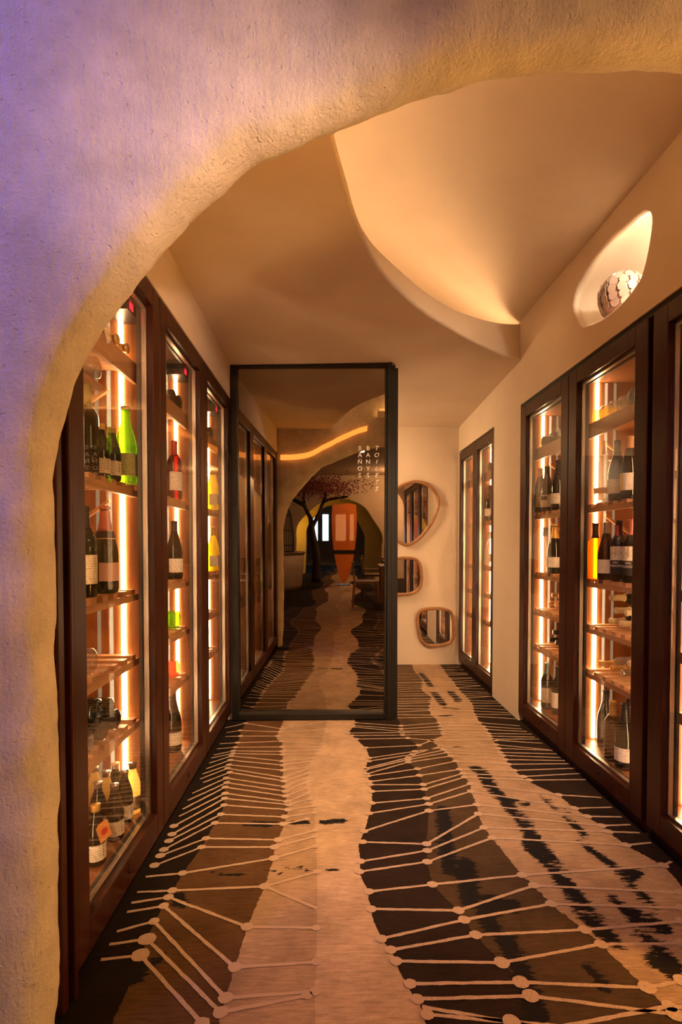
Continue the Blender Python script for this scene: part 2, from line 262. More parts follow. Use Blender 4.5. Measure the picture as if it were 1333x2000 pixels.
RIGHT_RUNGS = [[[0.169,3.61],[0.473,3.542],[0.738,3.598],[1.016,3.593],[1.264,3.526]],[[0.153,3.558],[0.465,3.482],[0.73,3.526],[1.019,3.52],[1.256,3.466]],[[0.152,3.528],[0.462,3.433],[0.725,3.467],[1.019,3.461],[1.272,3.417]],[[0.117,3.412],[0.46,3.414],[0.728,3.418],[1.013,3.384],[1.287,3.369]],[[0.138,3.365],[0.46,3.368],[0.72,3.381],[1.009,3.338],[1.283,3.314]],[[0.164,3.302],[0.484,3.313],[0.631,3.274],[1.009,3.284],[1.298,3.278]],[[0.212,3.157],[0.532,3.191],[0.62,3.266],[1.019,3.267],[1.29,3.209]],[[0.222,3.003],[0.495,3.096],[0.656,3.148],[1.002,3.19],[1.293,3.103]],[[0.216,2.96],[0.473,3.05],[0.661,3.172],[0.999,3.133],[1.304,3.095]],[[0.192,2.864],[0.443,3.006],[0.67,3.116],[0.988,3.07],[1.306,3.041]],[[0.188,2.844],[0.439,2.977],[0.68,3.076],[0.989,3.024],[1.304,2.988]],[[0.19,2.792],[0.433,2.941],[0.688,3.023],[0.984,2.966],[1.311,2.945]],[[0.197,2.767],[0.47,2.851],[0.701,2.95],[0.98,2.902],[1.318,2.902]],[[0.2,2.7],[0.467,2.768],[0.694,2.84],[0.983,2.821],[1.321,2.841]],[[0.202,2.665],[0.467,2.66],[0.7,2.788],[1.005,2.744],[1.321,2.776]],[[0.204,2.592],[0.463,2.609],[0.698,2.744],[1.021,2.701],[1.315,2.701]],[[0.195,2.472],[0.456,2.512],[0.709,2.666],[1.101,2.536],[1.292,2.505]],[[0.176,2.376],[0.458,2.457],[0.687,2.582],[1.118,2.404],[1.293,2.41]],[[0.143,2.226],[0.446,2.394],[0.68,2.447],[1.14,2.329],[1.29,2.322]],[[0.132,2.144],[0.388,2.124],[0.663,2.362],[1.164,2.25],[1.292,2.256]],[[0.116,2.01],[0.382,2.077],[0.655,2.244],[1.169,2.201],[1.294,2.19]],[[0.107,1.946],[0.368,2.002],[0.666,2.164],[1.187,2.1],[1.297,2.116]],[[0.134,1.831],[0.362,1.866],[0.699,1.913],[1.251,1.961],[1.297,1.986]],[[0.136,1.742],[0.422,1.729],[0.72,1.853],[1.217,1.804],[1.361,1.787]],[[0.156,1.607],[0.43,1.685],[0.741,1.755],[1.166,1.726],[1.354,1.71]],[[0.18,1.561],[0.449,1.617],[0.795,1.632],[1.124,1.664],[1.393,1.694]],[[0.19,1.518],[0.494,1.506],[0.816,1.571],[1.062,1.57],[1.323,1.569]],[[0.219,1.437],[0.524,1.436],[0.861,1.411],[0.971,1.432],[1.26,1.492]],[[0.231,1.387],[0.534,1.391],[0.884,1.327],[1.094,1.292]],[[0.248,1.34],[0.457,1.314],[0.701,1.283]]]
STREAKS = [([[0.787,2.858],[0.807,2.78],[0.802,2.613],[0.822,2.494],[0.832,2.396],[0.843,2.304],[0.836,2.149],[0.84,2.005],[0.834,1.88],[0.838,1.769],[0.841,1.67],[0.852,1.581]],0.055),([[1.026,2.521],[1.035,2.45],[1.053,2.349],[1.052,2.224],[1.032,2.126],[1.035,2.081],[1.053,2.001],[1.049,1.873],[1.064,1.793],[1.056,1.696],[1.042,1.62]],0.035),([[0.794,2.149],[0.797,2.023],[0.808,1.941]],0.03),([[0.981,1.727],[0.972,1.667],[0.987,1.557],[0.982,1.479]],0.04),([[0.945,1.504],[0.966,1.461]],0.05),([[0.848,4.345],[0.854,4.169],[0.855,4.019]],0.05),([[0.989,4.373],[0.993,4.209],[0.993,4.11]],0.05),([[0.852,5.016],[0.862,4.802],[0.862,4.554]],0.045),([[0.851,3.93],[0.954,3.915]],0.03),([[0.776,3.751],[0.851,3.761]],0.025),([[0.509,1.986],[0.491,1.872],[0.475,1.763]],0.06),([[0.511,1.75],[0.507,1.653]],0.05),([[0.533,1.608],[0.537,1.53]],0.05),([[0.537,1.507],[0.537,1.426],[0.525,1.323]],0.05),([[0.739,1.493],[0.749,1.413]],0.03),([[0.513,2.412],[0.47,2.156],[0.444,1.949]],0.05),([[0.544,1.775],[0.604,1.748]],0.06),([[-0.333,2.302],[-0.244,2.3]],0.03),([[-0.156,2.307],[-0.105,2.306]],0.03),([[-0.034,2.305],[0.055,2.316]],0.03),([[-0.376,2.295],[-0.276,2.284]],0.025),([[-0.453,1.958],[-0.365,1.937],[-0.309,1.936]],0.014),([[-0.277,1.973],[-0.219,1.969],[-0.188,1.943]],0.012),([[-0.17,1.971],[-0.102,1.976],[-0.072,1.953]],0.012),([[-0.039,1.974],[0.05,1.947]],0.013),([[-0.527,1.823],[-0.499,1.783]],0.04),([[-0.54,1.51],[-0.545,1.474]],0.04),([[-0.509,1.528],[-0.501,1.547]],0.03),([[0.862,2.504],[0.916,2.452]],0.03),([[0.923,1.835],[0.959,1.766]],0.025),([[1.126,1.935],[1.133,1.898]],0.02)]
LIP = [[-0.006,1.663,2.47],[0.017,1.777,2.47],[0.047,1.906,2.47],[0.073,2.031,2.483],[0.111,2.173,2.503],[0.155,2.314,2.522],[0.214,2.465,2.546],[0.288,2.607,2.566],[0.382,2.755,2.574],[0.514,2.94,2.579],[0.68,3.122,2.58],[0.832,3.289,2.606],[1.004,3.448,2.636],[1.154,3.575,2.67],[1.296,3.666,2.705]]
ARCH = [[-0.637,0.102],[-0.631,0.162],[-0.626,0.281],[-0.623,0.46],[-0.624,0.578],[-0.626,0.696],[-0.625,0.93],[-0.623,1.103],[-0.624,1.276],[-0.621,1.39],[-0.608,1.458],[-0.581,1.536],[-0.549,1.614],[-0.534,1.649],[-0.499,1.708],[-0.465,1.75],[-0.432,1.788],[-0.399,1.825],[-0.357,1.875],[-0.315,1.925],[-0.274,1.962],[-0.226,2.0],[-0.178,2.048],[-0.142,2.068],[-0.077,2.093],[-0.008,2.126],[0.063,2.156],[0.131,2.183],[0.2,2.21],[0.301,2.239],[0.389,2.26],[0.483,2.274],[0.579,2.28],[0.683,2.282],[0.791,2.281]]
NICHE = [[2.23,2.576],[2.198,2.557],[2.179,2.526],[2.178,2.483],[2.194,2.42],[2.218,2.361],[2.249,2.318],[2.294,2.299],[2.366,2.282],[2.473,2.279],[2.591,2.286],[2.71,2.313],[2.766,2.338],[2.819,2.402],[2.856,2.463],[2.857,2.504],[2.823,2.549],[2.744,2.582],[2.624,2.608],[2.482,2.613],[2.353,2.596],[2.283,2.588]]
MIRRORS = [[[0.671,1.791],[0.74,1.827],[0.847,1.855],[0.954,1.835],[1.047,1.767],[1.099,1.66],[1.086,1.553],[1.033,1.43],[0.957,1.323],[0.88,1.246],[0.788,1.197],[0.711,1.215],[0.628,1.272],[0.526,1.384],[0.485,1.537],[0.535,1.679]],[[0.673,1.087],[0.757,1.093],[0.85,1.082],[0.904,1.039],[0.93,0.946],[0.931,0.831],[0.897,0.754],[0.82,0.708],[0.728,0.698],[0.64,0.703],[0.537,0.734],[0.491,0.847],[0.501,1.001],[0.562,1.067]],[[0.906,0.561],[1.022,0.581],[1.13,0.58],[1.215,0.552],[1.247,0.49],[1.258,0.382],[1.259,0.273],[1.209,0.212],[1.101,0.184],[0.977,0.185],[0.907,0.244],[0.876,0.352],[0.864,0.476]]]
AMBER = [[-0.635,2.109],[-0.51,2.109],[-0.339,2.114],[-0.197,2.13],[-0.055,2.158],[0.059,2.192],[0.173,2.237],[0.258,2.277],[0.331,2.316]]
LETTERS = [[0.205,1.882],[0.261,1.882],[0.317,1.882]]
STANDING = [
('D1', -0.785, 2.093, 1.435, 'sake', 'green', 'brown', 'greenish', 'tall bright green sake bottle at the end of the top shelf, first left cabinet'),
('D1', -0.8, 1.999, 1.435, 'small', 'darkglass', 'tan', 'white', 'dark sake bottle with white label between tan-capped bottle and green bottle'),
('D1', -0.815, 1.938, 1.435, 'small', 'darkglass', 'gold', 'white', 'gold-capped dark sake bottle, second from the post on the green bottle shelf'),
('D1', -0.805, 1.807, 1.435, 'bordeaux', 'olive', 'olivecap', None, 'olive bottle half hidden by the door stile, left of the gold-capped sake'),
('D1', -0.805, 1.942, 1.03, 'champagne', 'champ', 'rosefoil', 'pink', 'champagne bottle with rosy foil and pink label under the green bottle shelf'),
('D1', -0.805, 1.781, 1.03, 'bordeaux', 'darkglass', 'black', 'cream', 'bottle with cream label left of the pink-labelled champagne, cut by the stile'),
('D1', -0.778, 2.109, 0.15, 'small', 'lemon', 'silver', 'cream', 'right-hand pale yellow sake bottle beside the door glass, cabinet bottom'),
('D1', -0.782, 2.034, 0.15, 'small', 'darkglass', 'silver', 'white', 'dark bottle standing between the right pale yellow bottle and the big white label'),
('D1', -0.773, 1.919, 0.15, 'small', 'darkglass', 'silver', 'white', 'dark sake bottle with wide white label in the middle of the bottom group'),
('D1', -0.85, 2.035, 0.15, 'small', 'lemon', 'silver', None, 'pale yellow sake bottle behind the tagged dark bottle'),
('D1', -0.915, 2.083, 0.15, 'small', 'lemon', 'silver', None, 'pale yellow sake bottle farthest left at the back of the bottom group'),
('D1', -0.844, 2.109, 0.15, 'small', 'darkglass', 'tan', None, 'tan-capped dark bottle at the back of the bottom group'),
('D1', -0.84, 1.94, 0.15, 'small', 'darkglass', 'silver', 'white', 'dark bottle just behind the orange tagged sake bottle'),
('D1', -0.775, 1.768, 0.15, 'small', 'darkglass', 'gold', 'white', 'dark sake bottle carrying an orange hang tag, front of the bottom group'),
('D2', -0.795, 2.774, 1.435, 'bordeaux', 'redglass', 'red', 'white', 'red rosé bottle on the upper shelf of the middle left cabinet'),
('D2', -0.795, 2.762, 1.03, 'burgundy', 'darkglass', 'black', 'white', 'dark bottle on the lower flat shelf of the middle left cabinet'),
('D2', -0.805, 2.745, 0.15, 'champagne', 'darkglass', 'black', 'white', 'tall dark bottle on the floor of the middle left cabinet'),
('D3', -0.779, 3.599, 1.435, 'burgundy', 'yellow', 'gold', 'cream', 'yellow wine bottle on the upper shelf of the left cabinet by the smoked door'),
('D3', -0.778, 3.599, 1.03, 'burgundy', 'yellow', 'gold', 'cream', 'yellow wine bottle on the lower flat shelf of the left cabinet by the smoked door'),
('R1', 1.404, 3.57, 1.42, 'burgundy', 'brownglass', 'gold', 'cream', 'slim brown bottle first on the top shelf of the far right-wall cabinet'),
('R1', 1.414, 3.484, 1.42, 'burgundy', 'darkglass', 'black', 'print', 'dark bottle with picture label between the slim brown one and the stile'),
('R1', 1.424, 3.335, 1.42, 'champagne', 'darkglass', 'black', 'white', 'dark bottle with a round silver seal half behind the stile'),
('R1', 1.424, 3.524, 1.025, 'burgundy', 'clear', 'silver', None, 'empty-looking clear bottle on the second shelf of the far right-wall cabinet'),
('R1', 1.414, 3.355, 1.025, 'champagne', 'darkglass', 'gold', 'white', 'gold-capped dark bottle beside the clear bottle on the second shelf'),
('R1', 1.414, 3.452, 0.14, 'bordeaux', 'darkglass', 'teal', 'cream', 'bottle with a teal capsule on the floor of the far right-wall cabinet'),
('R1', 1.434, 3.334, 0.14, 'bordeaux', 'darkglass', 'black', 'white', 'dark bottle half behind the stile next to the teal-capped bottle'),
('R2', 1.404, 2.738, 1.42, 'squat', 'clear', 'copper', 'orange', 'clear straight-sided bottle with copper stopper and orange label'),
('R2', 1.414, 2.628, 1.42, 'burgundy', 'darkglass', 'black', 'white', 'dark bottle with plain white label between copper-stoppered and yellow-labelled bottles'),
('R2', 1.414, 2.515, 1.42, 'burgundy', 'darkglass', 'tan', 'yellowlab', 'dark bottle with tan capsule and half yellow label by the stile'),
('R2', 1.404, 2.818, 1.025, 'amphora', 'amber', 'brownglass', None, 'glowing amber amphora-shaped bottle on the second shelf'),
('R2', 1.414, 2.722, 1.025, 'burgundy', 'darkglass', 'silver', 'white', 'grey-capped dark bottle with low white label next to the amber bottle'),
('R2', 1.414, 2.604, 1.025, 'bordeaux', 'darkglass', 'black', 'rioja', 'bordeaux bottle with signature label and red neck strip'),
('R2', 1.414, 2.493, 1.025, 'bordeaux', 'darkglass', 'rosefoil', 'rioja', 'bordeaux bottle with signature label nearest the stile'),
('R2', 1.459, 2.796, 0.14, 'burgundy', 'darkglass', 'black', None, 'unlabelled dark bottle at the left of the cabinet floor group'),
('R2', 1.394, 2.602, 0.14, 'bordeaux', 'olivebrown', 'gold', None, 'olive brown bottle with gold capsule on the cabinet floor'),
('R2', 1.406, 2.513, 0.14, 'champagne', 'darkglass', 'black', 'white', 'dark bottle with a white label band at the front of the cabinet floor'),
('R2', 1.504, 2.647, 0.14, 'burgundy', 'darkglass', 'black', None, 'dark bottle behind the white banded one on the cabinet floor'),
('F2', 1.404, 4.709, 1.42, 'champagne', 'darkglass', 'black', 'white', 'dark bottle against the wood panel in the far cabinet beside the plaster pier'),
('F2', 1.394, 4.666, 1.025, 'burgundy', 'clear', 'silver', 'cream', 'pale bottle on the second shelf of the far cabinet beside the pier'),
]
LYING = [
('D1', -0.775, 2.008, 1.9, 0, 'champagne', 'darkglass', 'gold', 'neck', 'gold-foiled bottle lying nearest the display light on the top tray, first left cabinet'),
('D1', -0.772, 2.096, 1.9, 0, 'champagne', 'darkglass', 'gold', 'neck', 'gold-foiled bottle lying at the far end of the top tray, first left cabinet'),
('D1', -0.775, 1.917, 1.9, 0, 'champagne', 'darkglass', 'gold', 'neck', 'gold-foiled bottle lying near the plaster arch on the top tray'),
('D1', -0.815, 1.844, 1.762, 0, 'bordeaux', 'clear', 'silver', 'base', 'clear bottle lying behind the olive bottle with its round base showing'),
('D1', -0.775, 1.779, 0.775, 0, 'champagne', 'clear', 'silver', 'base', 'single clear bottle lying on the upper slatted rack'),
('D1', -0.77, 1.753, 0.525, 0, 'bordeaux', 'darkglass', 'black', 'base', 'dark bottle lying on the lower slatted rack, front of its row'),
('D1', -0.77, 1.867, 0.525, 0, 'bordeaux', 'darkglass', 'black', 'base', 'dark bottle lying on the lower slatted rack, middle of its row'),
('D1', -0.77, 1.976, 0.525, 0, 'bordeaux', 'darkglass', 'black', 'base', 'dark bottle lying on the lower slatted rack, far end of its row'),
('D1', -0.775, 1.82, 0.525, 1, 'champagne', 'darkglass', 'black', 'base', 'big dark bottle stacked on the lower rack bottles, nearer the stile'),
('D1', -0.775, 1.919, 0.525, 1, 'bordeaux', 'olive', 'black', 'base', 'olive bottle stacked on the lower rack bottles, with yellow glint in its base'),
('D2', -0.775, 2.741, 1.885, 0, 'champagne', 'darkglass', 'black', 'base', 'dark bottle lying on the sloping tray of the middle left cabinet, near the stile'),
('D2', -0.768, 2.846, 1.885, 0, 'champagne', 'darkglass', 'black', 'base', 'dark bottle lying on the sloping tray of the middle left cabinet, far end'),
('D2', -0.775, 2.784, 0.775, 0, 'champagne', 'green', 'black', 'base', 'bright green bottle lying on the upper rack of the middle left cabinet'),
('D2', -0.775, 2.758, 0.525, 0, 'champagne', 'roseglass', 'rosefoil', 'base', 'pink bottle lying on the lower rack of the middle left cabinet'),
('D3', -0.759, 3.596, 1.885, 0, 'champagne', 'darkglass', 'black', 'base', 'dark bottle lying on the tray of the left cabinet by the smoked door'),
('R1', 1.394, 3.527, 1.835, 0, 'bordeaux', 'darkglass', 'black', 'base', 'dark bottle lying first on the top tray of the far right-wall cabinet'),
('R1', 1.394, 3.403, 1.835, 0, 'bordeaux', 'darkglass', 'black', 'base', 'dark bottle lying second on the top tray of the far right-wall cabinet'),
('R1', 1.394, 3.28, 1.835, 0, 'bordeaux', 'darkglass', 'black', 'base', 'dark bottle lying third on the top tray of the far right-wall cabinet'),
('R2', 1.394, 2.833, 1.835, 0, 'bordeaux', 'yellowclear', 'gold', 'base', 'yellow-tinted bottle lying at the light end of the top tray'),
('R2', 1.394, 2.758, 1.835, 0, 'bordeaux', 'yellowclear', 'gold', 'base', 'yellow-tinted bottle lying second on the top tray'),
('R2', 1.394, 2.672, 1.835, 0, 'bordeaux', 'clear', 'silver', 'base', 'clear bottle lying third on the top tray with ringed base'),
('R2', 1.394, 2.581, 1.835, 0, 'bordeaux', 'clear', 'silver', 'base', 'clear bottle lying fourth on the top tray with ringed base'),
('R2', 1.394, 2.488, 1.835, 0, 'champagne', 'darkglass', 'black', 'base', 'fat black bottle lying by the stile on the top tray'),
('R1', 1.454, 3.539, 0.78, 0, 'bordeaux', 'darkglass', 'corktan', 'neck', 'bottle lying neck out at the bottom left of the four on the upper rack'),
('R1', 1.454, 3.434, 0.78, 0, 'bordeaux', 'darkglass', 'corktan', 'neck', 'bottle lying neck out at the bottom right of the four on the upper rack'),
('R1', 1.454, 3.482, 0.78, 1, 'bordeaux', 'darkglass', 'corktan', 'neck', 'bottle lying neck out second layer left on the upper rack, far cabinet'),
('R1', 1.454, 3.379, 0.78, 1, 'bordeaux', 'darkglass', 'corktan', 'neck', 'bottle lying neck out second layer right on the upper rack, far cabinet'),
('R1', 1.454, 3.521, 0.54, 0, 'bordeaux', 'darkglass', 'black', 'neck', 'black-capped bottle lying low left on the lower rack, far cabinet'),
('R1', 1.454, 3.412, 0.54, 0, 'bordeaux', 'darkglass', 'black', 'neck', 'black-capped bottle lying low right on the lower rack, far cabinet'),
('R1', 1.454, 3.46, 0.54, 1, 'bordeaux', 'darkglass', 'black', 'neck', 'black-capped bottle lying on top of two others on the lower rack'),
('R2', 1.424, 2.697, 0.78, 0, 'bordeaux', 'darkglass', 'cream', 'neck', 'cream-capped bottle lying lowest left on the upper rack'),
('R2', 1.424, 2.601, 0.78, 0, 'bordeaux', 'darkglass', 'cream', 'neck', 'cream-capped bottle lying lowest middle on the upper rack'),
('R2', 1.424, 2.506, 0.78, 0, 'bordeaux', 'darkglass', 'cream', 'neck', 'cream-capped bottle lying lowest by the stile on the upper rack'),
('R2', 1.424, 2.648, 0.78, 1, 'bordeaux', 'darkglass', 'cream', 'neck', 'cream-capped bottle lying in the middle layer, left of two'),
('R2', 1.424, 2.555, 0.78, 1, 'bordeaux', 'darkglass', 'cream', 'neck', 'cream-capped bottle lying in the middle layer, by the stile'),
('R2', 1.424, 2.697, 0.78, 2, 'bordeaux', 'darkglass', 'cream', 'neck', 'topmost cream-capped bottle lying on the upper rack'),
('R2', 1.424, 2.795, 0.54, 0, 'bordeaux', 'clear', 'gold', 'neck', 'clear gold-capped bottle lying first on the lower rack'),
('R2', 1.424, 2.681, 0.54, 0, 'bordeaux', 'yellowclear', 'gold', 'neck', 'gold-capped bottle lying second on the lower rack'),
('R2', 1.424, 2.581, 0.54, 0, 'bordeaux', 'darkglass', 'silver', 'neck', 'silver-capped bottle lying third on the lower rack'),
('R2', 1.424, 2.522, 0.54, 1, 'bordeaux', 'darkglass', 'cream', 'neck', 'cream-capped bottle lying above the silver-capped one'),
('R3', 1.378, 2.076, 1.835, 0, 'champagne', 'clear', 'silver', 'base', 'bottle lying on the top tray of the nearest right cabinet'),
('F2', 1.385, 4.728, 1.835, 0, 'champagne', 'darkglass', 'black', 'base', 'dark bottle lying on the top tray of the far cabinet beside the pier'),
('F1', 1.374, 5.296, 1.835, 0, 'champagne', 'darkglass', 'black', 'base', 'dark bottle lying on the top tray of the last cabinet by the back wall'),
]
# ---------------------------------------------------------------- carpet
def interp(pts, y):
    if y <= pts[0][1]: return pts[0][0]
    for (xa, ya), (xb, yb) in zip(pts, pts[1:]):
        if y <= yb: return xa + (xb - xa) * (y - ya) / max(1e-6, yb - ya)
    return pts[-1][0]
BP = []
for pts in BANDS:
    q = sorted(pts, key=lambda p: p[1]); r = []
    for p in q:
        if not r or p[1] > r[-1][1] + 0.004: r.append(p)
    BP.append(r)
EXT = [(-0.62, .10), (-0.36, .08), (-0.05, .06), (0.28, .12), (0.62, .12), (0.98, .12), (1.5, .15)]   # how the bands run on into the dining room
def band_x(k, y):
    lo = BP[k][0]
    if y >= lo[1]: return interp(BP[k], y)
    t = min(1.0, (lo[1] - y) / 1.5); t = t * t * (3 - 2 * t); mean, amp = EXT[k]
    return lo[0] * (1 - t) + t * (mean + amp * math.sin(y * 1.7 + k * 1.3) + 0.4 * amp * math.sin(y * 4.1 + k))
def seg_dist(p, a, b):
    ax, ay = a; bx, by = b; dx, dy = bx - ax, by - ay; l = dx * dx + dy * dy
    t = 0 if l < 1e-9 else max(0, min(1, ((p[0] - ax) * dx + (p[1] - ay) * dy) / l))
    return math.hypot(p[0] - ax - t * dx, p[1] - ay - t * dy)
def wear_at(x, y):
    v = 0.0
    for pts, wd in STREAKS:
        for a, b in zip(pts, pts[1:]):
            if abs(y - a[1]) > 0.6 and abs(y - b[1]) > 0.6: continue
            d = seg_dist((x, y), a, b) / wd
            if d < 2: v = max(v, 0.92 - 0.62 * d)
    return v
ys = [-16 + 0.5 * i for i in range(28)] + [-2 + 0.08 * i for i in range(41)] + [1.30 + 0.02 * i for i in range(205)] + [BACK_Y]
SUB = 9; verts = []; uvs = []; wear = []
for y in ys:
    left = -0.80 if y > 1.0 else -4.5; right = 1.40 if y > 1.0 else 4.5
    bx = [left] + [band_x(k, y) for k in range(7)] + [right]
    for k in range(1, 8): bx[k] = max(bx[k], bx[k - 1] + 0.008)
    bx[8] = max(bx[8], bx[7] + 0.01)
    for k in range(8):
        for j in range(SUB + (k == 7)):
            x = bx[k] + (bx[k + 1] - bx[k]) * j / SUB
            verts.append((x, y, 0)); uvs.append(((k + j / SUB) / 8.0, y)); wear.append(wear_at(x, y) if y > 1.2 else 0.0)
nc = 8 * SUB + 1
faces = [(i*nc+j, i*nc+j+1, (i+1)*nc+j+1, (i+1)*nc+j) for i in range(len(ys)-1) for j in range(nc-1)]
cm = mat('patterned_carpet', (0.3, 0.2, 0.12), 0.95, spec=0.1)
uvn = N(cm, 'ShaderNodeUVMap', uv_map='band'); sep = N(cm, 'ShaderNodeSeparateXYZ'); L(cm, uvn.outputs[0], sep.inputs[0])
tcn = coords(cm, (1, 1, 1)); jit = N(cm, 'ShaderNodeTexNoise', Scale=55.0, Detail=2.0); L(cm, tcn, jit.inputs['Vector'])
ja = N(cm, 'ShaderNodeMath', operation='MULTIPLY_ADD'); ja.inputs[1].default_value = 0.006; L(cm, jit.outputs['Fac'], ja.inputs[0]); L(cm, sep.outputs[0], ja.inputs[2])
jb = N(cm, 'ShaderNodeMath', operation='SUBTRACT'); L(cm, ja.outputs[0], jb.inputs[0]); jb.inputs[1].default_value = 0.003
cols = [(.018,.011,.007), (.125,.062,.025), (.46,.30,.18), (.57,.385,.24), (.032,.018,.012), (.088,.052,.026), (.45,.295,.175), (.028,.016,.011)]
base = ramp(cm, jb.outputs[0], [(k / 8.0, c) for k, c in enumerate(cols)], 'CONSTANT')
weave = N(cm, 'ShaderNodeTexNoise', Scale=1.0, Detail=6.0, Roughness=0.7); L(cm, coords(cm, (14, 130, 1)), weave.inputs['Vector'])
cloud = N(cm, 'ShaderNodeTexNoise', Scale=5.0, Detail=7.0, Roughness=0.65); L(cm, tcn, cloud.inputs['Vector'])
pile = N(cm, 'ShaderNodeTexNoise', Scale=420.0, Detail=2.0); L(cm, tcn, pile.inputs['Vector'])
def mixc(m, a, b, fac, mode='MIX', f=1.0):
    x = N(m, 'ShaderNodeMix', data_type='RGBA', blend_type=mode)
    if hasattr(fac, 'links') or hasattr(fac, 'is_linked'): L(m, fac, x.inputs['Factor'])
    else: x.inputs['Factor'].default_value = fac
    for s, i in ((a, 6), (b, 7)):
        if isinstance(s, tuple): x.inputs[i].default_value = (*s, 1)
        else: L(m, s, x.inputs[i])
    return x.outputs[2]
c1 = mixc(cm, base, ramp(cm, weave.outputs['Fac'], [(0.3, (0.62, 0.6, 0.58)), (0.7, (1.15, 1.15, 1.15))]), 1.0, 'MULTIPLY')
c1 = mixc(cm, c1, ramp(cm, cloud.outputs['Fac'], [(0.3, (0.72, 0.70, 0.68)), (0.62, (1.1, 1.1, 1.1))]), 1.0, 'MULTIPLY')
c1 = mixc(cm, c1, ramp(cm, pile.outputs['Fac'], [(0.3, (0.75, 0.75, 0.75)), (0.7, (1.15, 1.15, 1.15))]), 1.0, 'MULTIPLY')
att = N(cm, 'ShaderNodeAttribute', attribute_name='wear')
wn = N(cm, 'ShaderNodeTexNoise', Scale=1.0, Detail=7.0, Roughness=0.72); L(cm, coords(cm, (16, 75, 1)), wn.inputs['Vector'])
wsum = N(cm, 'ShaderNodeMath', operation='MULTIPLY_ADD'); wsum.inputs[1].default_value = 1.5; L(cm, wn.outputs['Fac'], wsum.inputs[0]); L(cm, att.outputs['Fac'], wsum.inputs[2])
wm2 = N(cm, 'ShaderNodeMapRange'); wm2.inputs['From Min'].default_value = 1.24; wm2.inputs['From Max'].default_value = 1.33; L(cm, wsum.outputs[0], wm2.inputs['Value'])
c1 = mixc(cm, c1, (0.014, 0.011, 0.010), wm2.outputs[0])
L(cm, c1, bsdf(cm).inputs['Base Color'])
bp = N(cm, 'ShaderNodeBump', Strength=0.5, Distance=0.002); L(cm, pile.outputs['Fac'], bp.inputs['Height']); L(cm, bp.outputs[0], bsdf(cm).inputs['Normal'])
me = bpy.data.meshes.new('floor'); me.from_pydata(verts, [], faces); me.materials.append(cm)
uvl = me.uv_layers.new(name='band'); vi = [0] * len(me.loops); me.loops.foreach_get('vertex_index', vi)
uvl.data.foreach_set('uv', [c for i in vi for c in uvs[i]])
at = me.attributes.new('wear', 'FLOAT', 'POINT'); at.data.foreach_set('value', wear)
floor = obj('floor', me); floor['kind'] = 'structure'
# raised woven lines with round knots
ml = mat('woven_line', (0.52, 0.36, 0.25), 0.95, spec=0.1); mf = mat('woven_line_pale', (0.48, 0.325, 0.21), 0.95, spec=0.1)
pn = N(ml, 'ShaderNodeTexNoise', Scale=300.0, Detail=2.0); L(ml, coords(ml), pn.inputs['Vector'])
L(ml, ramp(ml, pn.outputs['Fac'], [(0.3, (0.37, 0.25, 0.165)), (0.7, (0.56, 0.395, 0.265))]), bsdf(ml).inputs['Base Color'])
lines = MB(); rnd = random.Random(3)
def ribbon(a, b, wd, mi=0):
    a, b = Vector((*a, 0)), Vector((*b, 0)); d = b - a; n = max(2, int(d.length / 0.02)); s = Vector((-d.y, d.x, 0)).normalized(); V = []
    for i in range(n + 1):
        p = a + d * i / n
        V += [p + s * (wd / 2 + rnd.uniform(-1, 1) * 0.0012) + Vector((0,0,.0016)), p - s * (wd / 2 + rnd.uniform(-1, 1) * 0.0012) + Vector((0,0,.0016))]
    lines.add(V, [(2*i, 2*i+1, 2*i+3, 2*i+2) for i in range(n)], mi)
def knot(c, r, mi=0):
    V = []
    for i in range(16):
        a = 2 * PI * i / 16; q = r * (1 + rnd.uniform(-.06, .06)); V.append((c[0] + q * math.cos(a) * 1.05, c[1] + q * math.sin(a), 0.0022))
    lines.add(V, [tuple(range(16))], mi)
WD = 0.0115
for p in LEFT_RUNGS:
    if len(p) == 2: ribbon(p[0], p[1], WD, 1); continue
    ribbon(p[0], p[1], WD * 0.9); ribbon(p[1], p[2], WD); ribbon(p[2], p[3], WD, 1)
    big = 0.026 if p[1][1] < 1.66 else 0.0165
    knot(p[1], big); knot(p[2], 0.019, 0 if p[2][1] > 1.9 else 1); knot(p[3], 0.014, 1)
for i in range(16, 22): knot(LEFT_RUNGS[i][0], 0.018)
for p in RIGHT_RUNGS:
    for a, b in zip(p, p[1:]): ribbon(a, b, WD)
    knot(p[0], 0.017, 1)
    for q in p[1:-1]: knot(q, 0.022 if q[1] < 1.56 else 0.0185)
y = 3.70
while y < 5.36:      # close-set lines beside and behind the smoked door
    j = rnd.uniform(-.012, .012)
    pts = [(0.40, y + j), (band_x(5, y), y + rnd.uniform(-.01, .03)), (band_x(6, y), y + rnd.uniform(-.01, .03)), (1.29, y + rnd.uniform(-.05, .06))]
    for a, b in zip(pts, pts[1:]): ribbon(a, b, WD)
    knot(pts[1], 0.014); knot(pts[2], 0.014); y += 0.062 + 0.012 * rnd.random()
y = 1.30
while y > -2.2:      # the same pattern running on under the arch
    z1, z2 = rnd.uniform(-.2, .2), rnd.uniform(-.1, .1)
    pl = [(-0.95, y + z2), (band_x(0, y), y), (band_x(1, y), y + z1)]
    pr = [(band_x(3, y), y + z2), (band_x(4, y), y + z1 * .4), (band_x(5, y), y + z1 * .4 + .06), (band_x(6, y), y + z1 * .3), (1.8, y)]
    for pp in (pl, pr):
        for a, b in zip(pp, pp[1:]): ribbon(a, b, WD)
        for q in pp[1:-1]: knot(q, 0.018)
    y -= 0.10 + 0.04 * rnd.random()
lo = obj('carpet_line', lines.mesh('carpet_line', [ml, mf], fix=False), floor); lo['kind'] = 'stuff'

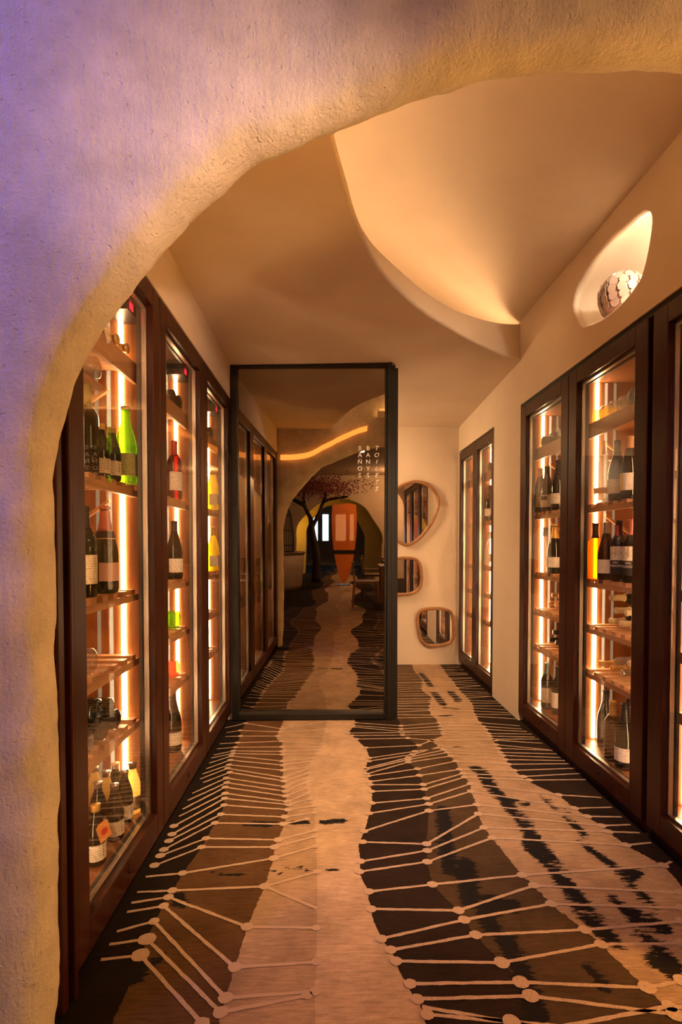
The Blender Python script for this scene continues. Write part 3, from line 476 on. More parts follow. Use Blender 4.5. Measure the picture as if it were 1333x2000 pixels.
# ---------------------------------------------------------------- walls and ceilings
def plane_strip(mb, pts_a, pts_b, mi=0, sm=False): mb.grid([pts_a, pts_b], mi, sm)
wl = MB()
wl.box((XL - 0.12, 1.36, 2.195), (XL, 3.70, 2.80)); wl.box((XL - 0.12, 3.70, 0), (XL, BACK_Y + 0.1, 2.80))
struct('wall_left', wl, M['plaster'])
struct('wall_back', MB().box((XL - 0.2, BACK_Y, 0), (XR + 0.2, BACK_Y + 0.12, 2.8)), M['plaster'])
dr = struct('added_dark_panel', MB().box((-0.55, BACK_Y - .05, 0), (0.43, BACK_Y + .01, 2.1)), M['frame_dark'])  # unseen dark door-shaped panel added to keep the right-hand glass reflections dark
obj('handle', MB().tube([(.34, BACK_Y - .06, 1.02), (.34, BACK_Y - .10, 1.02), (.24, BACK_Y - .10, 1.02)], .009, 8), dr, M['bronze'])
# right wall with the egg-shaped niche hole, pier and the panel above the far cabinets
ctr = (sum(p[0] for p in NICHE) / len(NICHE), sum(p[1] for p in NICHE) / len(NICHE))
nich = [(p.x, p.y) for p in smooth_path([(a, b, 0) for a, b in NICHE], 4, True)]
def ring(sc, off=0.0): 
    out = []
    for a, b in nich:
        d = Vector((a - ctr[0], b - ctr[1])); l = d.length; d = d.normalized() * (l * sc + off); out.append((ctr[0] + d.x, ctr[1] + d.y))
    return out
bm = bmesh.new()
outer = [(1.36, 2.155), (3.645, 2.155), (3.645, 0), (4.234, 0), (4.234, 2.14), (5.37, 2.14), (5.37, 0), (BACK_Y + .02, 0), (BACK_Y + .02, 2.8), (1.36, 2.8)]
def loop_edges(pts, x):
    vs = [bm.verts.new((x, a, b)) for a, b in pts]; return vs, [bm.edges.new((vs[i], vs[(i + 1) % len(vs)])) for i in range(len(vs))]
ov, oe = loop_edges(outer, XR); h0 = ring(1.0, 0.014); hv, he = loop_edges(h0, XR)
bmesh.ops.triangle_fill(bm, use_beauty=True, use_dissolve=False, edges=oe + he, normal=(-1, 0, 0))
prev = hv
for pts, x in [(ring(1, .006), XR + .003), (ring(1, .001), XR + .012), (ring(1, .0), XR + .03), (ring(1, .03), XR + .05), (ring(1.05, .07), XR + .09), (ring(1.05, .07), XR + .17), (ring(0.8), XR + .27)]:
    cur = [bm.verts.new((x, a, b)) for a, b in pts]; n = len(cur)
    for i in range(n):
        f = bm.faces.new((prev[i], prev[(i + 1) % n], cur[(i + 1) % n], cur[i])); f.smooth = True
    prev = cur
f = bm.faces.new(prev); bmesh.ops.recalc_face_normals(bm, faces=bm.faces)
# thickness return of the pier and openings
for (a, b, c, d) in [((3.645, 0), (3.645, 2.155), XR, XR + .09), ((4.234, 0), (4.234, 2.14), XR, XR + .09), ((5.37, 0), (5.37, 2.14), XR, XR + .09)]:
    vs = [bm.verts.new(p) for p in ((c, *a), (c, *b), (d, *b), (d, *a))]; bm.faces.new(vs)
for (a, b, z) in [(1.36, 3.645, 2.155), (4.234, 5.37, 2.14)]:
    bm.faces.new([bm.verts.new(p) for p in ((XR, a, z), (XR, b, z), (XR + .09, b, z), (XR + .09, a, z))])
me = bpy.data.meshes.new('wall_right'); bm.to_mesh(me); bm.free(); me.materials.append(M['plaster'])
wr = obj('wall_right', me); wr['kind'] = 'structure'; wr['label'] = 'plaster wall with glowing egg-shaped niche'
# dropped ceiling whose free edge sweeps round in a curve
lip = smooth_path([(-0.10, 1.30, 0), (-0.075, 1.45, 0), (-0.05, 1.56, 0)] + [(a, b, c) for a, b, c in LIP], 4)
lipxy = [(p.x, p.y) for p in lip]
back_pts = [(XR + .02, BACK_Y + .02), (XL - .02, BACK_Y + .02), (XL - .02, 1.30)]
def zslab(x, y): return ZC - max(0, y - 4.1) * 0.052
bm = bmesh.new()
poly = lipxy + back_pts
lowv = [bm.verts.new((x, y, zslab(x, y))) for x, y in poly]
ed = [bm.edges.new((lowv[i], lowv[(i + 1) % len(lowv)])) for i in range(len(lowv))]
mid1 = bm.verts.new((XL - .02, 4.1, ZC)); mid2 = bm.verts.new((XR + .02, 4.1, ZC))
bmesh.ops.triangle_fill(bm, use_beauty=True, use_dissolve=False, edges=ed)
for v in (mid1, mid2): bm.verts.remove(v)
n = len(lipxy); prev = lowv[:n]
prof = [(0.000, .004, 0.0), (-.004, .010, 0.0), (-.004, .020, 0.0)]
def lip_norm(i):
    a, b = Vector(lipxy[max(0, i - 1)]), Vector(lipxy[min(n - 1, i + 1)]); t = (b - a).normalized(); return Vector((t.y, -t.x))   # towards the open side
for off, dz, _ in [(.008, .004, 0), (.011, .014, 0), (.006, .026, 0)]:
    cur = []
    for i in range(n):
        q = Vector(lipxy[i]) + lip_norm(i) * off; cur.append(bm.verts.new((q.x, q.y, ZC + dz + 0.002 * noise.noise(Vector((q.x * 18, q.y * 18, 0))))))
    for i in range(n - 1):
        f = bm.faces.new((prev[i], prev[i + 1], cur[i + 1], cur[i])); f.smooth = True
    prev = cur
def lip_top(i):
    p = lip[i]; return max(ZC + .030, min(p.z, 2.705)) if p.z > 1 else ZC + .03
for off, top in [(-.004, 1), (-.022, 1), (-.024, 0)]:
    cur = []
    for i in range(n):
        q = Vector(lipxy[i]) + lip_norm(i) * off; cur.append(bm.verts.new((q.x, q.y, lip_top(i) if top else ZC + .02)))
    for i in range(n - 1):
        f = bm.faces.new((prev[i], prev[i + 1], cur[i + 1], cur[i])); f.smooth = off > -.01
    prev = cur
bmesh.ops.recalc_face_normals(bm, faces=bm.faces)
me = bpy.data.meshes.new('ceiling'); bm.to_mesh(me); bm.free(); me.materials.append(M['plaster'])
cl = obj('ceiling', me); cl['kind'] = 'structure'; cl['label'] = 'dropped plaster ceiling with a sweeping curved edge'
# ledge behind the upstand, so the slab reads solid from above, with the cove light on it
led = [(Vector(lipxy[i]) - lip_norm(i) * 0.055) for i in range(12, n - 1)]
cove = MB().tube([(led[k].x, led[k].y, max(ZC + .04, min(2.60, lip_top(k + 12) - .014))) for k in range(len(led))], 0.008, 6)
co = obj('light_strip', cove, None, M['cove_led']); tag(co, 'hidden warm light strip along the curved ceiling edge', 'light strip')
# upper vault: flat field that curves down to the right wall
rows = []
for iy in range(30):
    y = 1.25 + iy * (4.45 - 1.25) / 29; row = []
    for ix in range(24):
        x = -0.68 + ix * (XR + .02 + .68) / 23
        z = ZU + 0.20 * math.sin(PI * min(1, max(0, (x + .68) / 1.994))) ** 1.3
        row.append((x, y, z))
    rows.append(row)
struct('ceiling', MB().grid(rows), M['plaster'], label='raised vault lit by the hidden cove light')
struct('wall_back', MB().box((XL, 4.40, ZC + .03), (XR, 4.48, 2.95)), M['plaster'])

# ---------------------------------------------------------------- sculpted arch the picture looks through
path = [Vector((a, 0, b)) for a, b in ARCH] + [Vector((a, 0, b)) for a, b in [(0.95, 2.26), (1.12, 2.18), (1.25, 2.05), (1.33, 1.8), (1.36, 1.4), (1.37, 0.9), (1.37, 0.4), (1.37, 0.0)]]
path = [Vector((-0.637, 0, -0.002))] + [p for p in path if p.z > 0.05] ; path[-1].z = -0.002
sp = smooth_path(path, 8)
dense = [sp[0]]
for p in sp[1:]:
    while (p - dense[-1]).length > 0.022: dense.append(dense[-1] + (p - dense[-1]).normalized() * 0.018)
dense.append(sp[-1]); n = len(dense); nor = []
for i in range(n):
    t = (dense[min(n - 1, i + 5)] - dense[max(0, i - 5)]).normalized(); nor.append(Vector((-t.z, 0, t.x)))
for _ in range(6): nor = [(nor[max(0, i - 1)] + nor[i] * 2 + nor[min(n - 1, i + 1)]).normalized() for i in range(n)]
PROFILE = [(2.6, 1.345), (1.0, 1.345), (.45, 1.345), (.22, 1.343), (.14, 1.335), (.09, 1.318), (.05, 1.295), (.022, 1.27), (.006, 1.245), (0, 1.22), (.002, 1.203), (.006, 1.188), (.012, 1.176), (.020, 1.166), (.031, 1.158), (.046, 1.151), (.066, 1.146), (.09, 1.142), (.12, 1.139), (.16, 1.135), (.22, 1.13), (.3, 1.12), (.45, 1.10), (.8, 1.07), (1.4, 1.05), (2.6, 1.05)]
rows = []
for d, y in PROFILE:
    row = []
    for i in range(n):
        p = dense[i] + nor[i] * d; amp = 0.011 if d < .3 else 0.0
        q = Vector((p.x, y, p.z)); k = noise.noise(q * 7) * amp + noise.noise(q * 26) * amp * 0.35
        q += nor[i] * k; q.y += (noise.noise(q * 9 + Vector((5, 5, 5))) * 0.008 if .02 < d < .3 and y < 1.2 else 0)
        if i in (0, n - 1): q.z = -0.002
        q.z = max(q.z, -0.002); q.x = max(-4.5, min(4.5, q.x)); q.z = min(q.z, 3.15)
        row.append(q)
    rows.append(row)
ar = struct('wall_front', MB().grid(rows).mesh('wall_front', M['rough'], fix=False), None, label='rough hand-trowelled plaster arch framing the passage')
# amber edge light over the arch on the passage side
amb = smooth_path([(a, 1.385, b) for a, b in AMBER], 4); thr = sorted([(p.x, p.z) for p in dense if p.z > 1.2 and p.x < 0.8])
V = []
for p in amb:
    zt = interp([(b, a) for a, b in thr], p.x) if False else None
    k = min(thr, key=lambda t: abs(t[0] - p.x))[1]
    zb = max(p.z, 1.2 + (k - 1.2) * 1.385 / 1.22 + 0.04); V.append((p.x, zb))
for _ in range(12): V = [V[0]] + [(V[i][0], max(V[i][1], (V[i-1][1] + V[i+1][1]) / 2)) for i in range(1, len(V) - 1)] + [V[-1]]
ab = MB()
for i in range(len(V) - 1):
    (xa, za), (xb, zb) = V[i], V[i + 1]
    hgt = 0.058
    ab.add([(xa, 1.380, za), (xb, 1.380, zb), (xb, 1.380, zb + hgt), (xa, 1.380, za + hgt), (xa, 1.39, za), (xb, 1.39, zb), (xb, 1.39, zb + hgt), (xa, 1.39, za + hgt)],
           [(0, 1, 2, 3), (7, 6, 5, 4), (0, 4, 5, 1), (3, 2, 6, 7)])
ao = obj('light_strip', ab, None, M['amber_led']); tag(ao, 'glowing amber edge light over the arch, seen in the smoked mirror', 'light strip')

vs = MB().tube([(.50 + .70 * k / 10, 1.375, 2.60 + .02 * math.sin(k * .3)) for k in range(11)], .008, 6)
obj('ledge', MB().box((.44, 1.40, 2.57), (1.29, 1.412, 2.64)).box((.44, 1.345, 2.57), (1.29, 1.40, 2.585)), None, M['plaster'])['kind'] = 'structure'  # added trough, screens the bright strip from the passage and its mirrors
vo = obj('light_strip', vs, None, M['vault_led']); tag(vo, 'hidden yellow light strip above the right half of the arch', 'light strip')
jo = obj('light_strip', MB().tube([(1.50, 1.075, .05 + .095 * k) for k in range(21)], .008, 6), None, M['jamb_fill']); tag(jo, 'added unseen yellow fill strip behind the right jamb of the arch', 'light strip')  # out-of-view fill, added to brighten the left rim of the arch
# ---------------------------------------------------------------- smoked mirror door
door = thing('mirror_door', 'tall smoked mirror door in a dark bronze frame lettered for the toilets', 'door', (XL, DOOR_Y, 0))
def rect_frame(x0, x1, z0, z1, wdt, y0, y1, bot=None, right=None):
    m = MB(); b = bot or wdt; rw = right or wdt
    m.box((x0, y0, z0), (x0 + wdt, y1, z1)); m.box((x1 - rw, y0, z0), (x1, y1, z1)); m.box((x0 + wdt, y0, z1 - wdt), (x1 - rw, y1, z1)); m.box((x0 + wdt, y0, z0), (x1 - rw, y1, z0 + b)); return m
DW = 1.062
fr = obj('frame', rect_frame(0.004, DW, 0.006, 2.452, 0.042, -0.012, 0.05, right=0.012), door, M['bronze']); bevel(fr, 0.003)
me = MB().box((-DW / 2 + .035, -0.003, -1.19), (DW / 2 - .008, 0.003, 1.19)).mesh('mirror_pane', M['smoked'])
pane = obj('mirror_pane', me, door); pane.location = (DW / 2, 0.03, 1.232); pane.rotation_euler = (math.radians(0.54), 0, math.radians(-1.03))
pane['label'] = 'dark smoked mirror glass'
po = obj('door_post', MB().box((DW + .003, -0.016, 0), (DW + .034, .06, 2.447)).box((DW + .034, -.004, 0), (DW + .058, .07, 2.425)).box((DW + .058, .008, 0), (DW + .078, .08, 2.41)), door, M['bronze']); bevel(po, 0.002)
for word, (lx, lz), sh in zip(('BAÑOS', 'BANYS', 'TOILETS'), LETTERS, (0, 0, 0.26)):
    me = text_mesh('lettering', '\n'.join(word), 0.042, M['letter'], 0.0003, sh, spacing=1.10)
    zs = [v.co.z for v in me.vertices]
    t = obj('lettering', me, pane); t.rotation_euler = (PI / 2, 0, 0)
    top = max(v.co.y for v in me.vertices); t.location = (lx - XL - DW / 2, -0.0037, lz - top - 1.232); t['label'] = 'white vertical word reading ' + word
# ---------------------------------------------------------------- wall mirrors with oak rims
MLAB = ['largest pear-shaped wall mirror with oak rim, topmost of three', 'rounded wall mirror with oak rim, partly behind the door post', 'lowest wall mirror, a soft rounded square with oak rim']
for pts, lab in zip(MIRRORS, MLAB):
    sm = smooth_path([(a, 0, b) for a, b in pts], 5, True); c = sum(sm, Vector()) / len(sm)
    t = thing('wall_mirror', lab, 'mirror', (c.x, BACK_Y - .004, c.z), group='organic wall mirrors')
    loc = [p - c for p in sm]; k = len(loc); nr = []
    for i in range(k):
        tt = (loc[(i + 1) % k] - loc[i - 1]).normalized(); nv = Vector((-tt.z, 0, tt.x)); nv = nv if nv.dot(loc[i]) < 0 else -nv; nr.append(nv)
    rows = []
    for inn, y in [(0.0, 0.0), (0.0, -.024), (.004, -.033), (.013, -.036), (.024, -.033), (.029, -.024), (.029, -.012)]:
        rows.append([loc[i] + nr[i] * inn + Vector((0, y, 0)) for i in range(k)] + [loc[0] + nr[0] * inn + Vector((0, y, 0))])
    obj('rim', MB().grid(rows), t, M['mirror_wood'])
    g = [loc[i] + nr[i] * .026 + Vector((0, -.014, 0)) for i in range(k)]
    obj('glass', MB().add(g, [tuple(range(k))]).mesh('glass', M['silver'], fix=False), t)
    if t.children[-1].data.polygons[0].normal.y > 0: t.children[-1].data.flip_normals()
# ---------------------------------------------------------------- glass-fronted wine cabinets
DEPTH = 0.55
def seven_seg(mb, x, y, z, h, sx, chars='8'):
    wd = h * 0.5; t = h * 0.14
    for a, b in [((0, 0), (wd, t)), ((0, h / 2 - t / 2), (wd, h / 2 + t / 2)), ((0, h - t), (wd, h)), ((0, 0), (t, h)), ((wd - t, 0), (wd, h))]:
        mb.box((x - 0.001, y + a[0], z + a[1]), (x + 0.001, y + b[0], z + b[1]))
def wine_cabinet(name_label, side, y0, y1, top, stile, shelves, tray_z, floor_z, dark=False, digits=True, group='wine cabinets'):
    s = -1 if side == 'L' else 1
    X0 = XL if side == 'L' else XR
    W = y1 - y0
    t = thing('wine_cabinet', name_label, 'cabinet', (X0, y0, 0), group=group)
    P = lambda d, u, z: (s * d, u, z)
    fm = M['frame_dark'] if dark else M['frame']
    b = lambda mb, d0, d1, u0, u1, z0, z1, mi=0: mb.box(P(d0, u0, z0), P(d1, u1, z1), mi)
    # carcass: side panels, back, top and bottom boards
    c = MB(); b(c, .06, DEPTH, 0.001, .02, 0.08, top - .02); b(c, .06, DEPTH, W - .02, W - .001, 0.08, top - .02); b(c, DEPTH, DEPTH + .015, .001, W - .001, .08, top - .02)
    b(c, .06, DEPTH, .02, W - .02, top - .06, top - .02); b(c, .06, DEPTH, .02, W - .02, floor_z - .03, floor_z)
    obj('carcass', c, t, M['veneer'])
    p = MB(); b(p, .035, .10, 0.0, W, 0, .055); obj('plinth', p, t, M['frame_dark'])
    # door leaf
    f = MB(); zb, zt = .058, top - .012; rt, rb = .075, floor_z - .058 + .003
    b(f, 0, .052, .003, stile, zb, zt); b(f, 0, .052, W - stile, W - .003, zb, zt); b(f, 0, .052, stile, W - stile, zt - rt, zt); b(f, 0, .052, stile, W - stile, zb, zb + rb)
    d = obj('door', f, t, fm); bevel(d, .003)
    gz0, gz1 = zb + rb, zt - rt
    for k, dd in enumerate((.018, .043)):
        g = MB(); x0, x1 = s * dd, s * (dd + .005); u0, u1 = stile - .004, W - stile + .004
        v = [(x0, u0, gz0 - .004), (x0, u1, gz0 - .004), (x0, u1, gz1 + .004), (x0, u0, gz1 + .004), (x1, u0, gz0 - .004), (x1, u1, gz0 - .004), (x1, u1, gz1 + .004), (x1, u0, gz1 + .004)]
        g.add(v, [(0, 1, 2, 3)], 0); g.add(v, [(7, 6, 5, 4), (0, 4, 5, 1), (1, 5, 6, 2), (2, 6, 7, 3), (3, 7, 4, 0)], 1)
        obj('glass_pane', g.mesh('glass_pane', [M['pane'], M['pane_edge']]), d)
    sp = MB(); e = .011
    b(sp, .0245, .0425, stile, stile + e, gz0, gz1); b(sp, .0245, .0425, W - stile - e, W - stile, gz0, gz1); b(sp, .0245, .0425, stile + e, W - stile - e, gz0, gz0 + e); b(sp, .0245, .0425, stile + e, W - stile - e, gz1 - e, gz1)
    obj('spacer', sp, d, M['alu'])
    gk = MB(); e = .016
    b(gk, .0485, .060, stile, stile + e, gz0, gz1); b(gk, .0485, .060, W - stile - e, W - stile, gz0, gz1); b(gk, .0485, .060, stile + e, W - stile - e, gz0, gz0 + .006); b(gk, .0485, .060, stile + e, W - stile - e, gz1 - e, gz1)
    obj('gasket', gk, d, M['black'])
    lk = MB().lathe([(0.0, .004), (.007, .004), (.010, .002), (.011, 0)], 14); lo = obj('lock', lk, d, M['bronze']); lo.rotation_euler = (0, -s * PI / 2, 0); lo.location = P(-.0005, W * 0.5, zb + rb * 0.55)
    # light strips on both side panels, with glowing lines for their reflections in the glazing
    for u, du in ((W - .0205, -1), (.0205, 1)):
        ls = MB(); b(ls, .138, .154, u, u + du * .006, floor_z + .01, top - .065); obj('light_strip', ls, t, M['led'])
        for du_, mn in ((.05, 'reflection_soft'), (.098, 'reflection_faint')):
            ls = MB(); b(ls, .138 + du_, .152 + du_, u, u + du * .002, floor_z + .01, top - .065); obj('strip_reflection', ls, t, M[mn])
    # slatted shelves
    ns = 8
    sl = MB(); pitch = (W - .05) / ns
    b(sl, .09, .46, -.019, .019, 0, .018); slat_me = sl.mesh('slat', M['slat'])
    for z in shelves:
        r = MB(); b(r, .086, .112, .021, W - .021, z - .044, z - .0185); b(r, .42, .445, .021, W - .021, z - .044, z - .0185)
        sh = obj('shelf', r, t, M['slat'])
        for k in range(ns):
            so = obj('slat', slat_me, sh); so.location = (0, .025 + pitch * (k + .5), z - .018)
    for z in [tray_z - .03] + shelves[:1]:
        br = MB(); yb = W - .028
        br.add([(s * .19, yb, z - .05), (s * .36, yb, z - .17), (s * .36, yb, z - .185), (s * .19, yb, z - .065), (s * .19, yb - .016, z - .05), (s * .36, yb - .016, z - .17), (s * .36, yb - .016, z - .185), (s * .19, yb - .016, z - .065)],
               [(0, 1, 2, 3), (7, 6, 5, 4), (0, 4, 5, 1), (1, 5, 6, 2), (2, 6, 7, 3), (3, 7, 4, 0)])
        obj('bracket', br, t, M['slat'])
    # sloping display tray
    tr = MB(); za = tray_z
    b(tr, .085, .10, .022, W - .022, za - .065, za + .012)
    tr.add([(s * .10, .022, za - .012), (s * .10, W - .022, za - .012), (s * .46, W - .022, za - .012), (s * .46, .022, za - .012), (s * .10, .022, za - .002), (s * .10, W - .022, za - .002), (s * .46, W - .022, za - .002), (s * .46, .022, za - .002)],
           [(3, 2, 1, 0), (4, 5, 6, 7), (0, 1, 5, 4), (1, 2, 6, 5), (2, 3, 7, 6), (3, 0, 4, 7)])
    obj('tray', tr, t, M['slat'] if side == 'L' else M['veneer'])
    if digits:
        k = MB(); b(k, .064, .15, W - .17, W - .03, top - .135, top - .061); kb = obj('controller', k, t, M['black'])
        dm = MB(); seven_seg(dm, s * .0630, W - .15, top - .125, .026, s); seven_seg(dm, s * .0630, W - .13, top - .125, .026, s)
        obj('digits', dm, kb, M['red_led'])
    return t
LS = [Z2, Z3, Z4, Z5]; RS = [R2, R3, R4, R5]
first = wine_cabinet('lit wine cabinet nearest the plaster arch, with sake bottles at its bottom', 'L', 1.42, 2.17, 2.2, .08, LS, 1.90, Z6)
wine_cabinet('middle lit wine cabinet of the left row, with a green bottle base showing', 'L', 2.17, 2.92, 2.2, .08, LS, 1.885, Z6)
wine_cabinet('lit wine cabinet touching the smoked mirror door, with yellow bottles', 'L', 2.92, 3.67, 2.2, .08, LS, 1.885, Z6)
wine_cabinet('lit wine cabinet next to the plaster pier on the niche wall', 'R', 2.91, 3.645, 2.14, .095, RS, 1.835, R6, digits=False)
wine_cabinet('lit wine cabinet holding an amber bottle and cream-capped bottles', 'R', 2.18, 2.91, 2.14, .095, RS, 1.835, R6, digits=False)
wine_cabinet('wine cabinet nearest the camera on the niche wall, mostly cut by the frame', 'R', 1.415, 2.15, 2.14, .095, RS, 1.835, R6, digits=False)
wine_cabinet('narrow wine cabinet just beyond the plaster pier', 'R', 4.234, 4.802, 2.13, .07, RS, 1.835, R6, dark=True, digits=False, group='wine cabinets in the recess')
wine_cabinet('narrow wine cabinet against the back wall with mirrors', 'R', 4.802, 5.37, 2.13, .07, RS, 1.835, R6, dark=True, digits=False, group='wine cabinets in the recess')
cb = MB().box((-.12, .022, 1.745), (-.40, .50, 1.761)); obj('cradle_board', cb, first, M['slat'])
# trims round the built-in rows
tr = MB(); tr.box((XL - .1, 1.352, 0), (XL - .005, 1.385, 2.2)); tr.box((XL - .1, 1.40, 0), (XL + .004, 1.419, 2.2))
o = struct('trim_1', tr, M['frame']); bevel(o, .004)
struct('trim_2', MB().box((XL - .1, 1.385, 0), (XL - .035, 1.40, 2.2)), M['groove'])
struct('trim_3', MB().box((XR + .01, 1.40, 2.128), (XR + .06, 3.645, 2.156)).box((XR + .03, 2.151, 0), (XR + .06, 2.179, 2.156)), M['groove'])
struct('trim_4', MB().box((XR - .0, 1.36, 0), (XR + .1, 1.414, 2.156)), M['frame'])
# ---------------------------------------------------------------- bottles
PROF = {
 'bordeaux': [(.0, .008), (.028, .0), (.035, .003), (.037, .012), (.037, .185), (.035, .200), (.024, .218), (.0155, .232), (.0142, .25), (.0142, .285), (.0155, .287), (.0155, .297), (.0135, .299), (0, .299)],
 'burgundy': [(.0, .008), (.03, .0), (.039, .003), (.041, .014), (.041, .135), (.037, .165), (.029, .195), (.021, .222), (.016, .245), (.0145, .27), (.0145, .285), (.016, .287), (.016, .295), (.0135, .297), (0, .297)],
 'champagne': [(.0, .01), (.032, .0), (.042, .004), (.044, .016), (.044, .14), (.041, .165), (.033, .2), (.024, .232), (.018, .262), (.0155, .285), (.0155, .298), (.018, .3), (.018, .308), (.015, .312), (0, .312)],
 'sake': [(.0, .006), (.033, .0), (.04, .003), (.042, .012), (.042, .14), (.040, .158), (.033, .185), (.024, .212), (.018, .232), (.0165, .25), (.016, .285), (.0175, .287), (.0175, .297), (0, .298)],
 'small': [(.0, .006), (.024, .0), (.029, .003), (.031, .01), (.031, .10), (.029, .118), (.022, .143), (.016, .160), (.0138, .172), (.0138, .19), (.015, .192), (.015, .197), (0, .198)],
 'squat': [(.0, .03), (.02, .012), (.042, .0), (.0465, .004), (.047, .015), (.047, .19), (.045, .203), (.037, .213), (.02, .218), (.0185, .222), (.0185, .24), (.0195, .242), (.0195, .248), (0, .249)],
 'amphora': [(.0, .006), (.031, .0), (.034, .004), (.033, .012), (.0315, .02), (.035, .07), (.041, .14), (.043, .17), (.041, .19), (.031, .203), (.019, .213), (.0145, .23), (.0135, .262), (.015, .288), (.017, .294), (0, .295)]}
CAPZ = {'bordeaux': .225, 'burgundy': .238, 'champagne': .222, 'sake': .283, 'small': .176, 'amphora': .215}
LABZ = {'bordeaux': (.045, .14), 'burgundy': (.035, .105), 'champagne': (.04, .105), 'sake': (.03, .115), 'small': (.02, .073), 'squat': (.045, .075)}
CAPM = {'black': 'black_cap', 'silver': 'silver_cap', 'cream': 'cream_cap'}
RADS = {'bordeaux': .037, 'burgundy': .041, 'champagne': .044, 'sake': .042, 'small': .031, 'squat': .047, 'amphora': .043}
cache = {}
def prof_cut(kind, z0, z1, off):
    p = PROF[kind]; out = []
    def at(z):
        for (ra, za), (rb, zb) in zip(p[1:], p[2:]):
            if za <= z <= zb and zb > za: return ra + (rb - ra) * (z - za) / (zb - za)
        return p[-2][0]
    zs = [z0] + [z for r, z in p[2:-1] if z0 < z < z1] + [z1]
    return [(at(z) + off, z) for z in zs]
def glass_mesh(kind, g):
    k = (kind, g)
    if k not in cache: cache[k] = MB().lathe(PROF[kind], 24).mesh('glass', M[g])
    return cache[k]
def cap_mesh(kind, c):
    k = (kind, c, 'cap')
    if k not in cache:
        if kind == 'squat':
            pr = [(0.0, .246), (.0085, .246), (.0085, .262), (.006, .27), (.0055, .30), (.0065, .312), (.0045, .319), (0, .319)]
        else:
            top = PROF[kind][-1][1]; pr = prof_cut(kind, CAPZ[kind], top, .0009); pr = [(pr[0][0] - .0012, pr[0][1])] + pr + [(0, top + .0012)]
            if kind == 'champagne': pr = [(r + (.0016 * math.sin(i * 2.1) if z > .27 and r > .01 else 0), z) for i, (r, z) in enumerate(pr)]
        cache[k] = MB().lathe(pr, 20).mesh('capsule', M[CAPM.get(c, c)])
    return cache[k]
def band(kind, z0, z1, a, off=.0006, n=18, mi=0):
    return MB().lathe(prof_cut(kind, z0, z1, off), n, mi, -a, a)
def bend_text(body, size, r, z, m, ang=0.0):
    me = text_mesh('lettering', body, size, m, 0.0001)
    for v in me.vertices:
        a = ang + v.co.x / r; v.co = Vector(((r + .0012 + v.co.z) * math.cos(a), (r + .0012 + v.co.z) * math.sin(a), z + v.co.y))
    return me
def bottle(cab, kind, g, cap, lab, text, group):
    t = thing('bottle', text, 'bottle', group=group)
    obj('glass', glass_mesh(kind, g), t)
    if cap: obj('stopper' if kind == 'squat' else 'capsule', cap_mesh(kind, cap), t)
    R = RADS[kind]
    if lab:
        z0, z1 = LABZ.get(kind, (.04, .1)); a = 1.25
        if lab == 'rioja':
            lb = obj('label', band(kind, .105, .172, 1.3), t, M['cream_paper']); lb['label'] = 'cream signature label'
            obj('label', band(kind, .035, .105, 1.3), t, M['ink'])['label'] = 'black lower label band'
            obj('lettering', bend_text('VIÑA', .012, R, .093, M['pale_ink']), t); obj('lettering', bend_text('TONDONIA', .0165, R, .077, M['pale_ink']), t)
            sg = MB()
            for (aa, za), (ab_, zb2) in [((-.9, .115), (-.2, .145)), ((-.2, .145), (-.05, .13)), ((-.05, .13), (.55, .158)), ((.1, .168), (.02, .12)), ((.2, .128), (.9, .146))]:
                sg.tube([((R + .0014) * math.cos(aa + (ab_ - aa) * q / 6), (R + .0014) * math.sin(aa + (ab_ - aa) * q / 6), za + (zb2 - za) * q / 6) for q in range(7)], .0006, 4)
            obj('signature', sg, t, M['ink'])
            if cap == 'black': obj('neck_strip', band(kind, .226, .275, .35, .0022), t, M['red_ink'])['label'] = 'red and white neck strip'
        elif lab == 'pink':
            obj('label', band(kind, .045, .11, .95), t, M['pink_paper'])['label'] = 'square pink label'
            obj('collar', band(kind, .197, .222, PI - .01, .0012), t, M['ink'])['label'] = 'black and gold shoulder band'
            obj('collar_edge', band(kind, .194, .197, PI - .01, .0014), t, M['gold'])
        elif lab == 'orange': obj('label', band(kind, z0, z1, .9), t, M['orange_paper'])['label'] = 'small orange label'
        elif lab == 'yellowlab':
            obj('label', band(kind, .04, .12, 1.2), t, M['white']); obj('label', MB().lathe(prof_cut(kind, .04, .12, .0009), 8, 0, -1.25, -.35), t, M['yellow_paper'])['label'] = 'yellow half of the label'
        elif lab == 'print':
            obj('label', band(kind, .03, .11, 1.1), t, M['white_paper']); obj('picture', band(kind, .075, .10, .55, .001), t, M['ink'])
        else: obj('label', band(kind, z0, z1, a), t, M[lab])
        if kind == 'small' and lab == 'white':
            bk = MB()
            for q in range(4):
                zq = .033 + q * .009; bk.add([((R + .001) * math.cos(.3 + e), (R + .001) * math.sin(.3 + e), zq + h) for e, h in ((0, 0), (.16, .002), (.14, .006), (.02, .005))], [(0, 1, 2, 3)])
            obj('brush_mark', bk, t, M['ink'])
    return t
for cab, X, Y, z, kind, g, cap, lab, text in STANDING:
    left = cab[0] == 'D'
    t = bottle(cab, kind, g, cap, lab, text, 'bottles standing in the wine cabinets')
    t.location = (X, Y, z + .0005); t.rotation_euler = (0, 0, math.radians(-42 if left else 180 + 38))
    if 'orange hang tag' in text: TAGGED = t
